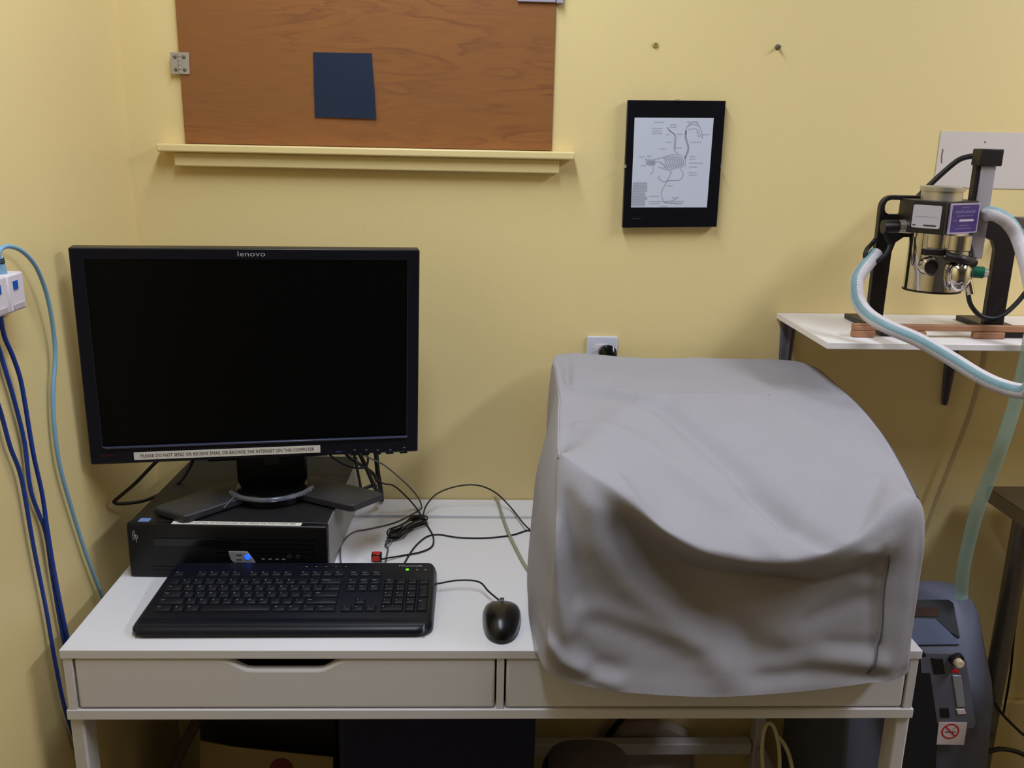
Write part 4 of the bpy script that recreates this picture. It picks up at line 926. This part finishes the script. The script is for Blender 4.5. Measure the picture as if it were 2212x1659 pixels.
# ================================================================== STEEL TABLE
ST = thing('steel_table', 'stainless steel table at the right edge behind the hoses', 'table', (2.05, -.30, 0))
tc_ = at(2133, 1050, y=-.06); tx = tc_.x; tz = tc_.z
MB().bb(tx, 2.45, -.66, -.06, tz-.003, tz).build('tabletop', 'steel', ST, bevel=.001)
MB().bb(tx, tx+.002, -.66, -.06, tz-.032, tz-.003).bb(tx, 2.45, -.66, -.658, tz-.032, tz-.003).build('table_rim', 'steel', ST)
for (x_, y_) in ((tx+.052, -.12), (2.39, -.12), (tx+.25, -.60), (2.39, -.60)):
    MB().cyl((x_, y_, 0), (x_, y_, tz-.004), .0205, n=28).build('leg', 'steel', ST)
tag(MB().tube([at(2222, 1180, y=-.03), at(2210, 1250, y=-.03), at(2192, 1360, y=-.03), at(2183, 1450, y=-.03), at(2170, 1528, y=-.03), at(2168, 1545, y=-.05)], .0026).build('black_cable', 'wire'), 'dark cord hanging down the wall beside the steel table leg', 'cable')
tag(MB().tube([at(2150, 1520, y=-.16), at(2165, 1542, y=-.15), at(2185, 1563, y=-.14), at(2212, 1588, y=-.13), at(2250, 1615, y=-.12)], .0030).build('black_cable', 'wire'), 'dark cord slanting right from the concentrator towards the baseboard', 'cable')
tag(MB().tube([at(2130, 1625, y=-.18), at(2160, 1618, y=-.17), at(2190, 1622, y=-.16), at(2215, 1632, y=-.15), at(2250, 1650, y=-.14)], .0050).build('black_cable', 'wire'), 'thick black cord low at the right edge beside the concentrator', 'cable')

# ================================================================== OXYGEN CONCENTRATOR
OC = thing('oxygen_concentrator', 'grey oxygen concentrator on the floor right of the desk', 'medical machine', (1.47, -.30, 0))
x0c, x1c = 1.322, 1.612
# side profile (y,z) of the body, front slopes forward going down
prof = [(-.035, 0.03), (-.035, .50), (-.065, .57), (-.12, .632), (-.165, .655), (-.225, .655), (-.250, .64), (-.292, .585), (-.335, .535), (-.352, .50), (-.372, .35), (-.376, .03)]
def conc_ring(x, k, ins):
    cy_, cz__ = -.24, .33
    return [Vector((x, cy_+(y-cy_)*k, max(.03, cz__+(z-cz__)*(1-ins)))) for y, z in prof]
b = MB(); b.rings([conc_ring(x0c, .93, .03), conc_ring(x0c+.012, .98, .012), conc_ring(x0c+.03, 1, 0), conc_ring(x1c-.05, 1, 0), conc_ring(x1c-.02, .97, .015), conc_ring(x1c, .88, .05)], smooth=False)
bd = b.build('body', 'conc', OC, bevel=.008, bseg=3)
def cpx(px, py):  # on the upper sloped face
    # plane through (y,z) (-.250,.64) .. (-.335,.535)
    n_ = Vector((0, -.105, .085)).normalized(); n_ = Vector((0, -(.64-.535), (-.250+.335))).normalized(); o_ = Vector((0, -.250, .64))
    d = _f + _r*((px-IW/2)/FPX) - _u*((py-IH/2)/FPX); t = (o_-CAMPOS).dot(n_)/d.dot(n_); return CAMPOS+d*t, n_
def cfx(px, py, y=-.374): return at(px, py, y=y)
# handle recess: dark well and blue tray on the sloped face
def slab(pxs, lift, th, name, m, fn=cpx, par=bd, bevel=0):
    b = MB(); A = []; B2 = []
    for q_ in pxs:
        P, n_ = fn(*q_); A.append(b.v(P+n_*lift)); B2.append(b.v(P+n_*(lift-th)))
    b.f(A); b.f(list(reversed(B2)))
    for i in range(len(A)): b.f([A[i], B2[i], B2[(i+1) % len(A)], A[(i+1) % len(A)]])
    return b.build(name, m, par, bevel=bevel)
slab([(1940, 1296), (2048, 1296), (2058, 1304), (2072, 1378), (2052, 1366), (2022, 1338), (1940, 1334)], .003, .006, 'handle_recess', 'concd')
slab([(1940, 1312), (2024, 1312), (2026, 1332), (1940, 1332)], .0045, .003, 'handle_grip', 'brown')
slab([(1940, 1334), (2020, 1338), (2050, 1366), (2072, 1392), (1940, 1394)], .0035, .006, 'tray', 'blueg')
ff = lambda px, py: (cfx(px, py, -.374), Vector((0, -1, 0)))
slab([(1975, 1408), (2072, 1411), (2085, 1425), (2105, 1560), (2100, 1570), (1985, 1570)], .004, .006, 'control_panel', 'concp', ff)
slab([(1930, 1408), (1996, 1408), (2006, 1450), (2022, 1560), (2018, 1680), (1930, 1680)], .0055, .008, 'recess_shade', 'concd', ff)  # dark slab laid on the front, painted shade of the recess and side
slab([(1985, 1416), (2003, 1416), (2008, 1450), (1987, 1450)], .0062, .001, 'display_window', 'concp', ff)
slab([(2009, 1418), (2034, 1420), (2038, 1452), (2016, 1453)], .0058, .003, 'rocker_switch', 'vblack', ff, bevel=.0005)
slab([(2028, 1526), (2046, 1526), (2049, 1546), (2030, 1546)], .0058, .003, 'rocker_switch', 'vblack', ff, bevel=.0005)
slab([(2051, 1442), (2068, 1443), (2069, 1450), (2053, 1450)], .0052, .002, 'red_mark', 'redring', ff)
slab([(2054, 1455), (2073, 1456), (2082, 1523), (2064, 1524)], .0062, .004, 'flow_gauge', 'silver', ff, bevel=.001)
slab([(2062, 1528), (2080, 1528), (2084, 1538), (2066, 1540)], .0062, .004, 'gauge_fitting', 'signw', ff, bevel=.001)
kp = cfx(2072, 1434, -.392); MB().cyl((kp.x-.001, -.378, kp.z+.004), (kp.x, -.385, kp.z+.002), .013, n=24).build('knob_skirt', 'vblack', bd)
MB().lathe((kp.x, -.384, kp.z), (0, -1, .05), [(.0085, 0), (.0085, .010), (.0065, .012)], n=24).build('knob', 'knob', bd)['label'] = 'cream flow knob'
sg = slab([(2025, 1556), (2086, 1557), (2079, 1605), (2020, 1604)], .0058, .001, 'no_smoking_sticker', 'signw', ff)
sg['label'] = 'square no smoking sticker'
c_ = cfx(2053, 1580, -.3802); b = MB(); RR = .0155
b.ribbon([c_+Vector((RR*math.cos(a*PI/16), 0, RR*math.sin(a*PI/16)*.97)) for a in range(33)], .0030)
b.ribbon([c_+Vector((-RR*.68, -.0002, RR*.68)), c_+Vector((RR*.68, -.0002, -RR*.68))], .0028)
b.build('prohibition_ring', 'redring', sg)
b = MB(); b.ribbon([c_+Vector((-.010, .0001, -.0015)), c_+Vector((.010, .0001, -.0015))], .0022); b.ribbon([c_+Vector((.003, .0001, .002)), c_+Vector((.006, .0001, .006)), c_+Vector((.009, .0001, .009))], .0008); b.build('cigarette_mark', 'smoke', sg)
for (x_, y_) in ((x0c+.04, -.16), (x0c+.04, -.34), (x1c-.06, -.16), (x1c-.06, -.34)):
    MB().cyl((x_-.01, y_, .0205), (x_+.01, y_, .0205), .020, n=20).build('caster', 'vblack', OC)

# ================================================================== UNDER THE DESK
tag(MB().box((.553, -.27, .29), (.353, .30, .58), taper=1.0).build('navy_bin', 'navy', bevel=.012), 'tall navy blue storage bin under the desk', 'storage bin')
DB = tag(MB().bb(.075, .345, -.25, -.090, 0.0005, .60).build('dark_carton', 'dbox', bevel=.004), 'dark upright carton under the left drawer', 'box')
TR = thing('paper_folder', 'tan paper sheet leaning in front of the dark carton under the desk', 'paper', (.21, -.30, 0))
q = [at(432, 1600, y=-.31), at(500, 1613, y=-.31), at(600, 1624, y=-.31), at(720, 1636, y=-.31)]
b = MB(); 
for lay in (0, .002):
    V = [b.v(p_+Vector((0, lay, 0))) for p_ in q]; Wv = [b.v(Vector((p_.x-.02, p_.y-.03+lay, .002))) for p_ in q]
    for i in range(3): b.f([V[i], V[i+1], Wv[i+1], Wv[i]])
b.build('sheet', 'card', TR)
b = MB(); p_ = at(606, 1642, y=-.315); b.lathe((p_.x, p_.y, p_.z-.02), (0, -1, .1), [(.022, 0), (.02, .0008), (.004, .001)], n=20); b.build('red_print', 'redp', TR)
tag(MB().tube([at(428, 1552, y=-.36), at(400, 1605, y=-.37), at(370, 1668, y=-.38), at(330, 1760, y=-.39)], .010).build('wooden_rod', 'brown'), 'dark brown rod leaning under the desk left of the tan paper', 'rod')
# grey rounded lid (front), brown carton, white bag, cables and black case behind
LD = thing('waste_bin', 'grey rounded bin lid under the desk beside the navy bin', 'bin', (.83, -.33, 0))
c0 = at(1265, 1604, y=-.26); zt_ = c0.z
b = MB(); rs = []
for k in range(9):
    a = PI*k/8; rs.append([(c0.x-.092*math.cos(a), -.40, .0), ])
rs = []
for (hh, kk) in ((.30, 1.0), (.312, .98), (zt_-.006, .86), (zt_, .60), (zt_+.001, .2)):
    rs.append([(c0.x+.092*kk*math.copysign(abs(math.cos(2*PI*j/40))**.7, math.cos(2*PI*j/40)), -.32+.09*kk*math.copysign(abs(math.sin(2*PI*j/40))**.7, math.sin(2*PI*j/40)), hh) for j in range(40)])
b.rings(rs); b.build('lid', 'greyl', LD)
b = MB(); rs = []
for (hh, kk) in ((.001, .80), (.295, .97)):
    rs.append([(c0.x+.092*kk*math.copysign(abs(math.cos(2*PI*j/40))**.7, math.cos(2*PI*j/40)), -.32+.09*kk*math.copysign(abs(math.sin(2*PI*j/40))**.7, math.sin(2*PI*j/40)), hh) for j in range(40)])
b.rings(rs); b.build('bin_body', 'greyl', LD)
b = MB(); rs = []
for yy, k in ((-.0185, .9), (-.030, 1.0), (-.044, .9)):
    P = [at(x_, y_, y=-.03) for x_, y_ in ((1312, 1700), (1308, 1612), (1322, 1580), (1350, 1560), (1400, 1556), (1450, 1560), (1482, 1575), (1496, 1605), (1500, 1700))]
    cm = P[4]; rs.append([Vector((cm.x+(p_.x-cm.x)*k, yy, max(.002, p_.z if p_.z < .12 else .12+(p_.z-.12)*k))) for p_ in P])
b.rings(rs); tag(b.build('cloth_bag', 'bag'), 'pale slumped bag between the desk rear rail and the wall', 'bag')
tag(MB().tube([at(1362, 1530, y=-.036), at(1338, 1558, y=-.036), at(1318, 1585, y=-.036), at(1304, 1612, y=-.036), at(1292, 1660, y=-.036), at(1288, 1720, y=-.036)], .0068).build('black_cable', 'wire'), 'thick black cable hanging under the desk behind the grey bin', 'cable')
tag(MB().tube([at(1648, 1670, y=-.52), at(1646, 1620, y=-.52), at(1650, 1580, y=-.52), at(1660, 1562, y=-.52), at(1672, 1572, y=-.52), at(1681, 1605, y=-.52), at(1684, 1640, y=-.52), at(1683, 1680, y=-.52)], .0032).build('cream_cable', 'cream'), 'cream cable hanging in a tall narrow loop under the desk', 'cable')
tag(MB().tube([at(1679, 1590, y=-.515), at(1692, 1605, y=-.515), at(1704, 1630, y=-.515), at(1712, 1665, y=-.515), at(1716, 1700, y=-.515)], .0034).build('cream_cable', 'cream'), 'cream cable branching right from the narrow loop', 'cable')
